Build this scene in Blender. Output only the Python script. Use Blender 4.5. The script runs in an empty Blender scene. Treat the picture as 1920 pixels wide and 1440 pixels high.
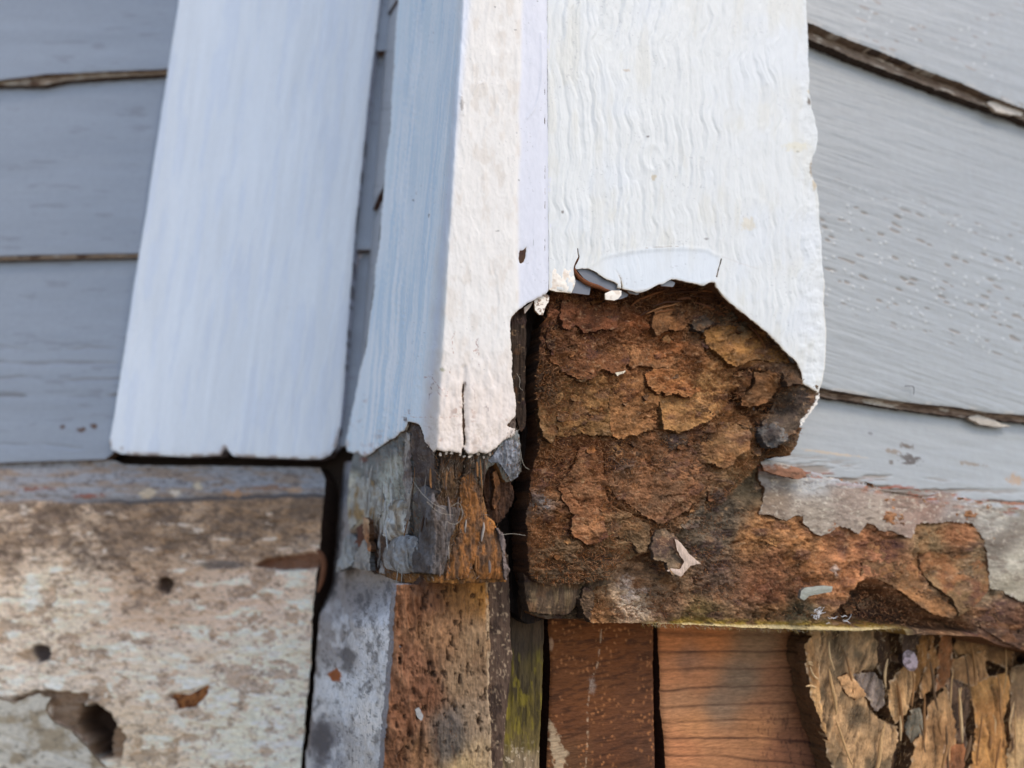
import bpy, math
import numpy as np
from mathutils import Matrix, Vector

# ------------------------------------------------------------------ camera
F = 1387.0
CAM = np.array([0.0, 0.0, 0.95])
zc = np.array([250.0, 6370.0, -1387.0]); zc /= np.linalg.norm(zc)
fw = np.array([0, 0, -1.0]); yc = fw - zc * fw.dot(zc); yc /= np.linalg.norm(yc)
xc = np.cross(yc, zc)
ROT = np.array([xc, yc, zc])                # camera -> world
scene = bpy.context.scene
cam_d = bpy.data.cameras.new('camera'); cam = bpy.data.objects.new('camera', cam_d)
scene.collection.objects.link(cam); scene.camera = cam
m4 = Matrix([list(ROT[i]) + [CAM[i]] for i in range(3)] + [[0, 0, 0, 1]])
cam.matrix_world = m4
cam_d.sensor_width = 36.0; cam_d.lens = 36.0 * F / 1920.0
cam_d.clip_start = 0.005; cam_d.clip_end = 3000.0
cam_d.dof.use_dof = True; cam_d.dof.focus_distance = 0.292; cam_d.dof.aperture_fstop = 7.5

# ------------------------------------------------------------------ light
SUN_EL, SUN_AZ = math.radians(50), math.radians(126)   # azimuth clockwise from +Y
world = bpy.data.worlds.new('World'); scene.world = world; world.use_nodes = True
wn = world.node_tree; wn.nodes.clear()
sky = wn.nodes.new('ShaderNodeTexSky'); sky.sky_type = 'NISHITA'; sky.sun_disc = False
sky.sun_elevation = SUN_EL; sky.sun_rotation = SUN_AZ; sky.altitude = 50; sky.dust_density = 1.6; sky.air_density = 1.0
bg = wn.nodes.new('ShaderNodeBackground'); bg.inputs['Strength'].default_value = 0.15
wo = wn.nodes.new('ShaderNodeOutputWorld')
wn.links.new(sky.outputs[0], bg.inputs[0]); wn.links.new(bg.outputs[0], wo.inputs[0])
sun_d = bpy.data.lights.new('sun', 'SUN'); sun_d.energy = 0.8; sun_d.angle = math.radians(14); sun_d.color = (1.0, .88, .72)
sun = bpy.data.objects.new('sun', sun_d); scene.collection.objects.link(sun)
sdir = Vector((math.sin(SUN_AZ) * math.cos(SUN_EL), math.cos(SUN_AZ) * math.cos(SUN_EL), math.sin(SUN_EL)))
sun.rotation_euler = sdir.to_track_quat('Z', 'Y').to_euler(); sun.location = (3, -3, 5)
vs = scene.view_settings
scene.display_settings.display_device = 'sRGB'
vs.view_transform = 'Standard'; vs.look = 'None'; vs.gamma = 1.0; vs.use_curve_mapping = False; vs.exposure = 0.80
scene.cycles.max_bounces = 8; scene.cycles.diffuse_bounces = 4

# ------------------------------------------------------------------ noise
_T = np.random.RandomState(7).rand(512, 512)
def vn(x, y, seed=0):
    x = np.asarray(x, float) + seed * 37.17; y = np.asarray(y, float) + seed * 91.73
    xi = np.floor(x).astype(int); yi = np.floor(y).astype(int)
    fx = x - xi; fy = y - yi
    fx = fx * fx * fx * (fx * (fx * 6 - 15) + 10); fy = fy * fy * fy * (fy * (fy * 6 - 15) + 10)
    a = _T[xi & 511, yi & 511]; b = _T[(xi + 1) & 511, yi & 511]
    c = _T[xi & 511, (yi + 1) & 511]; d = _T[(xi + 1) & 511, (yi + 1) & 511]
    return (a + (b - a) * fx) * (1 - fy) + (c + (d - c) * fx) * fy
def fbm(x, y, o=4, seed=0, g=.5):
    s = 0; a = 1; n = 0
    for i in range(o):
        s = s + a * (vn(x, y, seed + i * 3) * 2 - 1); n += a; a *= g; x = x * 2.03; y = y * 2.03
    return s / n
def ridge(x, y, o=4, seed=0, g=.55):
    s = 0; a = 1; n = 0
    for i in range(o):
        s = s + a * (1 - abs(vn(x, y, seed + i * 5) * 2 - 1) * 2); n += a; a *= g; x = x * 2.1; y = y * 2.1
    return s / n
def worley(x, y, seed=0):
    xi = np.floor(x).astype(int); yi = np.floor(y).astype(int)
    f1 = np.full(x.shape, 9.0); f2 = np.full(x.shape, 9.0); cid = np.zeros(x.shape)
    for i in (-1, 0, 1):
        for j in (-1, 0, 1):
            cx = xi + i; cy = yi + j
            jx = _T[(cx + seed * 17) & 511, (cy + seed * 5) & 511]; jy = _T[(cx + 91 + seed * 3) & 511, (cy + 55) & 511]
            d = np.hypot(cx + jx - x, cy + jy - y); r = _T[(cx + 200 + seed) & 511, (cy + 300) & 511]
            new = d < f1
            f2 = np.where(new, f1, np.minimum(f2, d)); cid = np.where(new, r, cid); f1 = np.where(new, d, f1)
    return f1, f2, cid
def ss(a, b, x):
    t = np.clip((x - a) / (b - a), 0, 1); return t * t * (3 - 2 * t)
def sdf(poly, X, Y):
    P = np.array(poly, float); d = np.full(X.shape, 1e18); ins = np.zeros(X.shape, bool); n = len(P)
    for i in range(n):
        ax, ay = P[i]; bx, by = P[(i + 1) % n]
        ex, ey = bx - ax, by - ay; wx, wy = X - ax, Y - ay
        t = np.clip((wx * ex + wy * ey) / (ex * ex + ey * ey + 1e-9), 0, 1)
        d = np.minimum(d, (wx - ex * t) ** 2 + (wy - ey * t) ** 2)
        c = ((ay > Y) != (by > Y)) & (X < (bx - ax) * (Y - ay) / (by - ay + 1e-12) + ax)
        ins ^= c
    d = np.sqrt(d); return np.where(ins, -d, d)
def linedist(pts, X, Y):
    P = np.array(pts, float); d = np.full(X.shape, 1e18)
    for i in range(len(P) - 1):
        ax, ay = P[i]; ex, ey = P[i + 1] - P[i]; wx, wy = X - ax, Y - ay
        t = np.clip((wx * ex + wy * ey) / (ex * ex + ey * ey + 1e-9), 0, 1)
        d = np.minimum(d, (wx - ex * t) ** 2 + (wy - ey * t) ** 2)
    return np.sqrt(d)
def idw(pts, X, Y, s=18, p=2.0):
    """smooth interpolation of hand-read values; pts = (x, y, value or tuple)"""
    V = np.array([np.atleast_1d(q[2]) for q in pts], float)
    W = 0; S = np.zeros(X.shape + (V.shape[1],))
    for (q, v) in zip(pts, V):
        w = 1.0 / (((X - q[0]) ** 2 + (Y - q[1]) ** 2 + s * s) ** p); W = W + w; S += w[..., None] * v
    return S / W[..., None]
def lin(c):
    c = np.asarray(c, float) / 255.0
    return np.where(c <= .04045, c / 12.92, ((c + .055) / 1.055) ** 2.4)
def mix(a, b, m):
    m = np.clip(np.asarray(m), 0, 1)[..., None]; return a * (1 - m) + b * m
def flat(c, X): return np.broadcast_to(lin(c), X.shape + (3,)).copy()
def Z(k, x0, y0, *pts): return [(x0 + x / k, y0 + y / k) for x, y in pts]
def Z7(*p): return Z(2.0576, 920, 480, *p)
def Z6(*p): return Z(3.0, 580, 680, *p)
def Z8(*p): return Z(2.4827, 1400, 640, *p)
def Z5(*p): return Z(2.182, 0, 780, *p)
def Z4(*p): return Z(4.174, 940, 440, *p)
def ZS(*p): return Z(4.364, 1480, 1140, *p)
def ZB(*p): return Z(3.2, 960, 1130, *p)

# ------------------------------------------------------------------ surfaces (vertical planes found from the vanishing points)
def rays(px, py):
    v = np.stack([(px - 960) / F, (720 - py) / F, -np.ones_like(px)], -1)
    return v @ ROT.T
class Plane:
    def __init__(s, ang, px=None, py=None, Y=None, p0=None):
        a = math.radians(ang); s.d = np.array([math.sin(a), math.cos(a), 0])
        n = np.array([s.d[1], -s.d[0], 0]);
        s.n = n if n[1] < 0 else -n
        if p0 is None:
            r = rays(np.array([float(px)]), np.array([float(py)]))[0]; p0 = r * (Y / r[1])
        s.p0 = np.array(p0); s.k = s.p0.dot(s.n)
    def moved(s, mm):
        q = Plane.__new__(Plane); q.d = s.d; q.n = s.n; q.p0 = s.p0 + s.n * mm * .001; q.k = q.p0.dot(q.n); return q
    def t(s, r, off=0): return (s.k + off * .001) / (r @ s.n)
    def __call__(s, px, py, off=0):
        r = rays(px, py); t = s.t(r, off)
        return r * t[..., None] + CAM, np.broadcast_to(s.n, r.shape)
class Bent:
    """outside corner: plane a in front, plane b round the side, eased by rad (mm)"""
    def __init__(s, a, b, rad): s.a, s.b, s.rad = a, b, rad * .001
    def moved(s, mm): return Bent(s.a.moved(mm), s.b.moved(mm), s.rad * 1000)
    def __call__(s, px, py, off=0):
        r = rays(px, py); ta = s.a.t(r, off); tb = s.b.t(r, off); k = s.rad * 3
        h = np.clip(.5 + .5 * (ta - tb) / k, 0, 1); t = tb * (1 - h) + ta * h + k * h * (1 - h)
        n = s.b.n * (1 - h[..., None]) + s.a.n * h[..., None]; n = n / np.linalg.norm(n, axis=-1, keepdims=True)
        return r * t[..., None] + CAM, n

PB = Plane(66, 1030, 600, .280)                         # front of the right corner board
PA = PB.moved(1.0)                                      # edge of the left corner board, same direction
_c, _ = PA(np.array([840.0]), np.array([400.0])); _c = _c[0] - CAM
PS = Plane(-19.2, p0=_c)                                # face of the left corner board, running back
if PS.n[0] > 0: PS.n = -PS.n; PS.k = PS.p0.dot(PS.n)
AB = Bent(PA, PS, 2.6)
PS2 = PS.moved(-6)
PL = Plane(-82, 400, 500, .560)                         # siding of the left wall
PLT = PL.moved(20)
PR = PB.moved(-24)                                      # siding of the right wall

# ------------------------------------------------------------------ materials
def material(name, rough=.55, spec=.4, f1=(900, .12), f2=(3500, .08), stretch=(1, 1, 1), var=.18, vscale=1500, streak=None, coat=0):
    m = bpy.data.materials.new(name); m.use_nodes = True; nt = m.node_tree; N = nt.nodes; L = nt.links; N.clear()
    out = N.new('ShaderNodeOutputMaterial'); b = N.new('ShaderNodeBsdfPrincipled'); L.new(b.outputs[0], out.inputs[0])
    at = N.new('ShaderNodeAttribute'); at.attribute_name = 'Col'
    tc = N.new('ShaderNodeTexCoord'); mp = N.new('ShaderNodeMapping'); mp.inputs['Scale'].default_value = stretch
    L.new(tc.outputs['Object'], mp.inputs[0])
    def noise(sc, det=4, ro=.6):
        n = N.new('ShaderNodeTexNoise'); n.inputs['Scale'].default_value = sc; n.inputs['Detail'].default_value = det
        n.inputs['Roughness'].default_value = ro; L.new(mp.outputs[0], n.inputs['Vector']); return n
    nv = noise(vscale, 4, .7)
    mr = N.new('ShaderNodeMapRange'); mr.inputs[1].default_value = .3; mr.inputs[2].default_value = .7
    mr.inputs[3].default_value = 1 - var; mr.inputs[4].default_value = 1 + var; L.new(nv.outputs[0], mr.inputs[0])
    mx = N.new('ShaderNodeVectorMath'); mx.operation = 'SCALE'; L.new(at.outputs['Color'], mx.inputs[0]); L.new(mr.outputs[0], mx.inputs['Scale'])
    L.new(mx.outputs[0], b.inputs['Base Color'])
    b.inputs['Specular IOR Level'].default_value = spec
    n1 = noise(f1[0], 5, .65); n2 = noise(f2[0], 3, .6)
    rr = N.new('ShaderNodeMapRange'); rr.inputs[1].default_value = .3; rr.inputs[2].default_value = .7
    rr.inputs[3].default_value = max(0, rough - .12); rr.inputs[4].default_value = min(1, rough + .12)
    L.new(n1.outputs[0], rr.inputs[0]); L.new(rr.outputs[0], b.inputs['Roughness'])
    b1 = N.new('ShaderNodeBump'); b1.inputs['Distance'].default_value = f1[1] * .001; b1.inputs['Strength'].default_value = 1
    b2 = N.new('ShaderNodeBump'); b2.inputs['Distance'].default_value = f2[1] * .001; b2.inputs['Strength'].default_value = 1
    L.new(n1.outputs[0], b1.inputs['Height']); L.new(n2.outputs[0], b2.inputs['Height'])
    L.new(b1.outputs[0], b2.inputs['Normal']); L.new(b2.outputs[0], b.inputs['Normal'])
    return m
M_PAINT = material('white_gloss_paint', .58, .3, (260, .10), (1500, .02), (1, 1, .35), .025, 500)
M_GREY = material('grey_siding_paint', .5, .4, (180, .12), (900, .03), (1, 1, 1), .04, 220)
M_ROT = material('rotten_wood', .85, .15, (1300, .45), (4500, .16), (1, 1, 1), .38, 1500)
M_FIB = material('fibrous_wood', .8, .2, (1500, .4), (5000, .12), (1, 1, .14), .34, 1500)
M_FIBH = material('cross_fibrous_wood', .8, .2, (1200, .4), (4000, .12), (.2, .2, 1), .3, 1300)
M_WEATH = material('weathered_wood', .8, .2, (500, .5), (1800, .2), (.45, .45, 1), .22, 500)
M_METAL = material('oxidised_nail', .5, .5, (900, .2), (3000, .05), (1, 1, 1), .2, 900)

# ------------------------------------------------------------------ objects
COL = scene.collection
def tag(o, label=None, cat=None, group=None, kind=None):
    if label: o['label'] = label
    if cat: o['category'] = cat
    if group: o['group'] = group
    if kind: o['kind'] = kind
def thing(name, label, cat, loc, group=None, kind=None):
    o = bpy.data.objects.new(name, None); COL.objects.link(o); o.location = loc; o.empty_display_size = .02
    tag(o, label, cat, group, kind); return o
def link_mesh(name, V, Fc, colr, mat, parent, label=None, kind=None, smooth=True):
    org = np.array(parent.location) if parent is not None else np.zeros(3)
    par = parent
    while par is not None and par.parent is not None: par = par.parent; org = org + np.array(par.location)
    me = bpy.data.meshes.new(name)
    V = np.asarray(V, np.float32) - org.astype(np.float32); Fc = np.asarray(Fc, np.int32)
    me.vertices.add(len(V)); me.vertices.foreach_set('co', V.ravel())
    nf, k = Fc.shape
    me.loops.add(nf * k); me.loops.foreach_set('vertex_index', Fc.ravel())
    me.polygons.add(nf); me.polygons.foreach_set('loop_start', np.arange(0, nf * k, k, dtype=np.int32))
    me.polygons.foreach_set('loop_total', np.full(nf, k, np.int32))
    me.update(calc_edges=True); me.validate()
    me.polygons.foreach_set('use_smooth', np.full(len(me.polygons), smooth))
    ca = me.color_attributes.new('Col', 'FLOAT_COLOR', 'POINT')
    c4 = np.ones((len(V), 4), np.float32); c4[:, :3] = np.clip(colr, 0.002, .95); ca.data.foreach_set('color', c4.ravel())
    me.materials.append(mat)
    o = bpy.data.objects.new(name, me); COL.objects.link(o); o.parent = parent
    if label: o['label'] = label
    if kind: o['kind'] = kind
    return o
def axis(lo, hi, a, b, step):
    out = []
    if lo < a: n = max(1, int((a - lo) / 30)); out += list(np.linspace(lo, a, n, endpoint=False))
    s, e = max(lo, a), min(hi, b); out += list(np.arange(s, e, step)) + [e]
    if hi > b: n = max(1, int((hi - b) / 30)); out += list(np.linspace(b, hi, n + 1)[1:])
    return np.array(out)
def sheet(name, parent, surf, poly, step=2.0, edge=(0, 20), off=0, h=None, col=(128, 128, 128), mat=None, thick=6.0,
          ecol=None, label=None, kind=None, holes=(), seed=0, dome=0, smooth=True, taper=0.0):
    """a solid slab whose front is a fine height field; poly is its outline, thick (mm) its depth"""
    P = np.array(poly, float); m = edge[0] + 2 * step
    xs = axis(P[:, 0].min() - m, P[:, 0].max() + m, -40, 1960, step); ys = axis(P[:, 1].min() - m, P[:, 1].max() + m, -40, 1480, step)
    X, Y = np.meshgrid(xs, ys)
    def D(X, Y):
        d = sdf(poly, X, Y)
        for hp in holes: d = np.maximum(d, -sdf(hp, X, Y))
        if edge[0]: d = d + edge[0] * fbm(X / edge[1], Y / edge[1], 5, seed + 11, .72)
        return d
    d = D(X, Y); ny, nx = X.shape
    dc = (d[:-1, :-1] + d[1:, :-1] + d[:-1, 1:] + d[1:, 1:]) / 4; keep = dc < 0
    idx = np.arange(ny * nx).reshape(ny, nx)
    q = np.stack([idx[:-1, :-1], idx[1:, :-1], idx[1:, 1:], idx[:-1, 1:]], -1)[keep]
    if len(q) == 0: print('EMPTY', name); return None
    E = np.concatenate([q[:, [0, 1]], q[:, [1, 2]], q[:, [2, 3]], q[:, [3, 0]]])
    key = np.minimum(E[:, 0], E[:, 1]).astype(np.int64) * (ny * nx) + np.maximum(E[:, 0], E[:, 1])
    _, inv, cnt = np.unique(key, return_inverse=True, return_counts=True); bE = E[cnt[inv] == 1]
    bv = np.unique(bE)
    Xf, Yf, df = X.ravel().copy(), Y.ravel().copy(), d.ravel().copy()
    for it in range(2):
        x, y = Xf[bv], Yf[bv]; dd = D(x, y); e = .7
        gx = (D(x + e, y) - D(x - e, y)) / (2 * e); gy = (D(x, y + e) - D(x, y - e)) / (2 * e)
        g2 = np.maximum(gx * gx + gy * gy, .3); mv = np.clip(dd / g2, -step * .7, step * .7)
        Xf[bv] = x - mv * gx; Yf[bv] = y - mv * gy
    df[bv] = 0
    used = np.unique(q); rm = np.full(ny * nx, -1); rm[used] = np.arange(len(used))
    x, y, ds = Xf[used], Yf[used], -df[used]
    o_ = off(x, y) if callable(off) else np.full(x.shape, float(off))
    pos, nrm = surf(x, y, o_)
    hh = np.zeros_like(x)
    if h is not None: hh = hh + h(x, y, ds)
    if dome: hh = hh + dome * (1 - np.exp(-np.maximum(ds, 0) / 10.0)) - dome
    pos = pos + nrm * (hh * .001)[:, None]
    c = col(x, y, ds) if callable(col) else flat(col, x)
    q = rm[q]; bE = rm[bE]; bvn = rm[bv]; nb = len(bv); base = len(used)
    sk = np.full(base, -1); sk[bvn] = base + np.arange(nb)
    cen = pos.mean(0); back = pos[bvn] - nrm[bvn] * thick * .001
    if taper: back = back + (cen - back) * taper
    ec = c[bvn] if ecol is None else (ecol(x[bvn], y[bvn]) if callable(ecol) else np.broadcast_to(lin(ecol), (nb, 3)))
    # separate rings down the edge so that it has its own colour, grain and unevenness
    nr = 1 if thick < 1.5 else (3 if thick < 5 else 5); Vs = [pos]; Cs = [c]; r0 = base; rings_ = []
    rim = pos[bvn]; nb_ = nrm[bvn]
    for r in range(nr + 1):
        t = r / nr; p = rim * (1 - t) + back * t
        if 0 < r and thick >= 1.5:
            n1 = fbm(x[bvn] / 5.0 + r * 3.1, y[bvn] / 5.0 + r * 7.7, 3, seed + 31, .6); n2 = fbm(x[bvn] / 5.0 + r * 5.1, y[bvn] / 5.0 - r * 2.7, 3, seed + 37, .6)
            am = min(.55, thick * .10) * .001 * (1 if nr > 1 else .3)
            p = p + np.stack([n1 * 0 + n2 * .7, n1 * 0, n1], -1) * am
            cc = ec * (1 + .45 * fbm(x[bvn] / 7 + r * .35, y[bvn] / 7 - r * 1.3, 3, seed + 41, .65))[:, None]
        else: cc = ec
        Vs.append(p); Cs.append(cc); rr = np.full(base, -1); rr[bvn] = r0 + np.arange(nb); r0 += nb; rings_.append(rr)
    V = np.concatenate(Vs); Cc = np.concatenate(Cs)
    side = np.stack([bE[:, 1], bE[:, 0]], -1)
    sq = np.concatenate([np.stack([A[side[:, 0]], A[side[:, 1]], B[side[:, 1]], B[side[:, 0]]], -1) for A, B in zip(rings_[:-1], rings_[1:])])
    return link_mesh(name, V, np.concatenate([q, sq]), Cc, mat, parent, label, kind, smooth)

def fibres(name, parent, surf, poly, n, off, L=(.6, 2.2), w=.07, cols=((120, 80, 50),), ang=None, lift=.6, seed=1, label=None, mat=None):
    """loose fibres standing off a surface: thin curved three-sided slivers"""
    rs = np.random.RandomState(seed); P = np.array(poly)
    x = rs.uniform(P[:, 0].min(), P[:, 0].max(), n * 3); y = rs.uniform(P[:, 1].min(), P[:, 1].max(), n * 3)
    k = sdf(poly, x, y) < -2; x, y = x[k][:n], y[k][:n]; n = len(x)
    o_ = off(x, y) if callable(off) else np.full(n, float(off))
    p, nn = surf(x, y, o_); Zv = np.array([0, 0, 1.0]); T = np.cross(Zv, nn)
    a = rs.uniform(0, 2 * np.pi, n) if ang is None else rs.normal(ang[0], ang[1], n)
    ln = rs.uniform(L[0], L[1], n) ** 1.0 * .001
    d = T * np.cos(a)[:, None] + Zv * np.sin(a)[:, None]; s = np.cross(nn, d)
    lf = rs.uniform(.0, lift, n)[:, None]; cv = rs.normal(0, .35, n)[:, None]
    mid = p + (d * .5 + nn * lf * .6 + s * cv * .3) * ln[:, None]; tip = p + (d + nn * lf + s * cv) * ln[:, None]
    ww = (w * rs.uniform(.5, 1.3, n) * .001)[:, None]; p = p - nn * .0003
    V = np.stack([p - s * ww, p + s * ww, mid + s * ww * .7, mid - s * ww * .7, tip, tip + nn * ww * .5, mid + nn * ww, p + nn * ww], 1).reshape(-1, 3)
    b = (np.arange(n) * 8)[:, None]
    Fq = np.concatenate([b + [0, 1, 2, 3], b + [3, 2, 5, 4], b + [1, 7, 6, 2], b + [7, 0, 3, 6]])
    C = lin(np.array(cols))[rs.randint(0, len(cols), n)] * rs.uniform(.6, 1.3, n)[:, None]
    return link_mesh(name, V, Fq, np.repeat(C, 8, 0), mat or M_ROT, parent, label, 'stuff')
def strand(name, parent, pts, rad, colr, mat, label=None, kind=None, taper=True, k=5):
    """tube through world points"""
    P = np.array(pts); n = len(P); t = np.linspace(0, 1, n); m = 4 * n
    Q = np.stack([np.interp(np.linspace(0, 1, m), t, P[:, i]) for i in range(3)], -1)
    for _ in range(4): Q[1:-1] = (Q[:-2] + Q[1:-1] * 2 + Q[2:]) / 4
    d = np.gradient(Q, axis=0); d /= np.linalg.norm(d, axis=1, keepdims=True) + 1e-12
    u = np.cross(d, [.3, -.9, .31]); u /= np.linalg.norm(u, axis=1, keepdims=True); v = np.cross(d, u)
    r = rad * .001 * (np.sin(np.linspace(.12, np.pi - .12, m)) ** .5 if taper else np.ones(m))
    a = np.arange(k) * 2 * np.pi / k
    V = (Q[:, None] + (u[:, None] * np.cos(a)[None, :, None] + v[:, None] * np.sin(a)[None, :, None]) * r[:, None, None]).reshape(-1, 3)
    i = np.arange(m - 1)[:, None] * k; j = np.arange(k)[None]; j2 = (j + 1) % k
    Fc = np.stack([i + j, i + j2, i + k + j2, i + k + j], -1).reshape(-1, 4)
    return link_mesh(name, V, Fc, np.broadcast_to(lin(colr), V.shape), mat, parent, label, kind)
def pt(surf, x, y, off=0):
    return surf(np.array([float(x)]), np.array([float(y)]), np.array([float(off)]))[0][0]
def P_(surf, pts, off=0): return [pt(surf, x, y, off) for x, y in pts]

# ================================================================== SETTING
def slab(name, mat, colr, corners, kind='structure', parent=None, label=None):
    """box from a plan outline (x, y) and z range"""
    pts, z0, z1 = corners; n = len(pts); V = [(x, y, z0) for x, y in pts] + [(x, y, z1) for x, y in pts]
    q = [[i, (i + 1) % n, n + (i + 1) % n, n + i] for i in range(n)]
    if n == 4: q += [[3, 2, 1, 0], [4, 5, 6, 7]]
    V = np.array(V, float)
    return link_mesh(name, V, q, np.broadcast_to(lin(colr), V.shape), mat, parent, label, kind, False)
M_GROUND = material('concrete_ground', .9, .2, (8, 4), (60, 2), (1, 1, 1), .2, 6)
g = 200.0
gx = np.concatenate([-np.geomspace(g, .5, 14), [0], np.geomspace(.5, g, 14)]); GX, GY = np.meshgrid(gx, gx)
gi = np.arange(GX.size).reshape(GX.shape)
gq = np.stack([gi[:-1, :-1], gi[:-1, 1:], gi[1:, 1:], gi[1:, :-1]], -1).reshape(-1, 4)
link_mesh('ground', np.stack([GX.ravel(), GY.ravel(), .004 * fbm(GX.ravel(), GY.ravel())], -1), gq,
          flat((176, 166, 150), GX.ravel()), M_GROUND, None, None, 'structure')
# house body behind the boards: sheathing inside the cladding, coloured dark as shade for the gaps
def plan(P, s, back): q = P.p0 + P.d * s - P.n * back; return (q[0], q[1])
_A = np.array([[PL.n[0], PL.n[1]], [PS2.n[0], PS2.n[1]]]); _x = np.linalg.solve(_A, [PL.k - .012, PS2.k - .02])
sX = float((np.array([_x[0], _x[1], 0]) - PL.p0 * [1, 1, 0]).dot(PL.d))
for (P, a, b, bk) in ((PL, -2.2, .55, .012), (PS2, .10, .62, .014)):
    if P.d[0] < 0 and P is PL: pass
    a, b = (sX, 2.2) if P is PL else (a, b)
    c = [plan(P, a, bk), plan(P, b, bk), plan(P, b, bk + .05), plan(P, a, bk + .05)]
    slab('sheathing', M_FIB, (58, 46, 38), (c, .02, 2.6))
c = [plan(PR, -.03, .030), plan(PR, 2.4, .030), plan(PR, 2.4, .08), plan(PR, -.03, .08)]
slab('sheathing', M_FIB, (50, 38, 30), (c, .02, 2.6))

# ================================================================== LEFT WALL
lw = thing('left_wall', 'blue-grey lap siding wall at far left, behind the smooth white trim board', 'wall', pt(PL, 150, 860))
def c_siding(base, seed, sx=200, sy=26):
    def f(x, y, d):
        c = flat(base, x)
        n = fbm(x / sx, y / sy, 4, seed); c = c * (1 + .09 * n)[:, None]
        n2 = fbm(x / 60, y / 9, 3, seed + 4); c = mix(c, lin((118, 116, 118)), ss(.42, .62, n2) * .35)
        return c
    return f
def h_siding(seed):
    return lambda x, y, d: .30 * fbm(x / 150, y / 16, 4, seed) + .12 * fbm(x / 40, y / 30, 3, seed + 3) - .5 * np.exp(-d / 3.0)
GL = (151, 156, 164)
def lap(y0, y1, t0, t1):
    """proud at the lower edge, tucked in under the board above at the top"""
    return lambda x, y: t0 + (t1 - t0) * np.clip((y - y0) / (y1 - y0), -1, 1.2)
rawlap = lambda x, y: mix(flat((100, 76, 58), x), lin((140, 126, 108)), ss(.0, .35, fbm(x / 26, y / 9, 3, 8)))
sheet('siding_board', lw, PL, [(-900, -420), (760, -420), (760, 90), (420, 118), (300, 129), (200, 133), (90, 138), (0, 149), (-900, 205)],
      2.6, (1.6, 60), lap(-160, 140, 3, 11), h_siding(3), c_siding(GL, 3), M_GREY, 9, rawlap)
sheet('siding_board', lw, PL, [(-900, 150), (0, 118), (420, 96), (760, 80), (760, 466), (460, 473), (130, 476), (0, 480), (-900, 500)],
      2.6, (1.0, 60), lap(130, 478, 2, 8), h_siding(6), c_siding(GL, 6), M_GREY, 5, rawlap)
def hL3(x, y, d):
    h = h_siding(9)(x, y, d)
    for (yy, am) in ((652, .9), (683, 1.1), (712, .9), (745, 1.4), (838, .8)):
        h = h - am * np.exp(-((y - yy - 9 * fbm(x / 70, y * 0 + yy, 3, 2)) / 3.2) ** 2) * ss(-.25, .2, fbm(x / 80, y * 0 + yy, 2, 5))
    return h
def cL3(x, y, d):
    c = c_siding(GL, 9)(x, y, d)
    for (yy, am) in ((652, .3), (683, .35), (712, .3), (745, .55)):
        c = mix(c, lin((122, 114, 108)), am * np.exp(-((y - yy - 9 * fbm(x / 70, y * 0 + yy, 3, 2)) / 3.0) ** 2) * ss(-.25, .2, fbm(x / 80, y * 0 + yy, 2, 5)))
    for (a, b, r, s) in ((152, 806, 9, 5), (118, 800, 5, 4), (160, 878, 9, 12), (176, 800, 6, 5)):
        c = mix(c, lin((96, 68, 52)), ss(1.3, .5, np.hypot((x - a) / r, (y - b) / s) + .6 * fbm(x / 7, y / 7, 3, 3)))
    return c
sheet('siding_board', lw, PL, [(-900, 470), (0, 468), (420, 462), (720, 455), (700, 836), (300, 842), (214, 846), (196, 861), (0, 868), (-900, 882)],
      2.2, (1.2, 40), lap(470, 865, 1, 7), hL3, cL3, M_GREY, 8, rawlap)

lipc = lambda x, y, d: mix(mix(flat((138, 118, 98), x), lin((176, 164, 148)), ss(.05, .4, fbm(x / 30, y / 6, 4, 8))), lin((84, 62, 46)), ss(.0, .4, fbm(x / 22, y / 5, 4, 12)))
sheet('lap_edge', lw, PL, [(-900, 203), (0, 147), (60, 140), (120, 138), (200, 131), (330, 125), (420, 119), (420, 134), (330, 139), (250, 142), (120, 151), (85, 160), (0, 160), (-900, 222)], 1.8, (1.2, 14), 7.5, lambda x, y, d: .5 * fbm(x / 14, y / 5, 3, 5), lipc, M_WEATH, 5, (70, 54, 42), seed=4)
sheet('lap_edge', lw, PL, [(-900, 498), (0, 478), (200, 474), (420, 471), (420, 480), (200, 483), (0, 488), (-900, 510)], 1.8, (.8, 14), 6.2, lambda x, y, d: .3 * fbm(x / 14, y / 5, 3, 6), lipc, M_WEATH, 4, (80, 62, 48), seed=5)

# weathered base beam below it
bl = thing('base_beam', 'weathered pale base beam under the blue-grey siding, mottled with nail holes and peeling', 'beam', pt(PL, 300, 1440))
tops = lambda x: 935 - 10 * ss(300, 600, x) + 6 * fbm(x / 50, x * 0, 3, 4)
def offBL(x, y): return 2 + 15 * ss(862, 938, y)
big = Z5((330, 1190), (390, 1180), (455, 1215), (460, 1260), (440, 1330), (450, 1390), (390, 1400), (360, 1330), (310, 1270))
bigm = Z5((45, 1160), (150, 1120), (370, 1130), (350, 1200), (480, 1250), (520, 1320), (500, 1400), (380, 1400), (300, 1290), (210, 1240), (190, 1150), (60, 1175))
crk = Z5((1030, 610), (1090, 580), (1180, 572), (1290, 555), (1330, 590), (1300, 625), (1200, 635), (1100, 628))
chp = Z5((672, 1155), (705, 1130), (780, 1120), (862, 1092), (855, 1140), (800, 1195), (725, 1205), (710, 1160))
def nh(x, y, a, b, r): return np.hypot(x - a, y - b) / r + .25 * fbm(x / 8, y / 8, 3, 3)
def peel(x, y):
    n = fbm(x / 46, y / 30, 5, 48, .72) + .22 - .34 * ss(1100, 950, y)
    return ss(-.06, .05, n)
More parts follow.
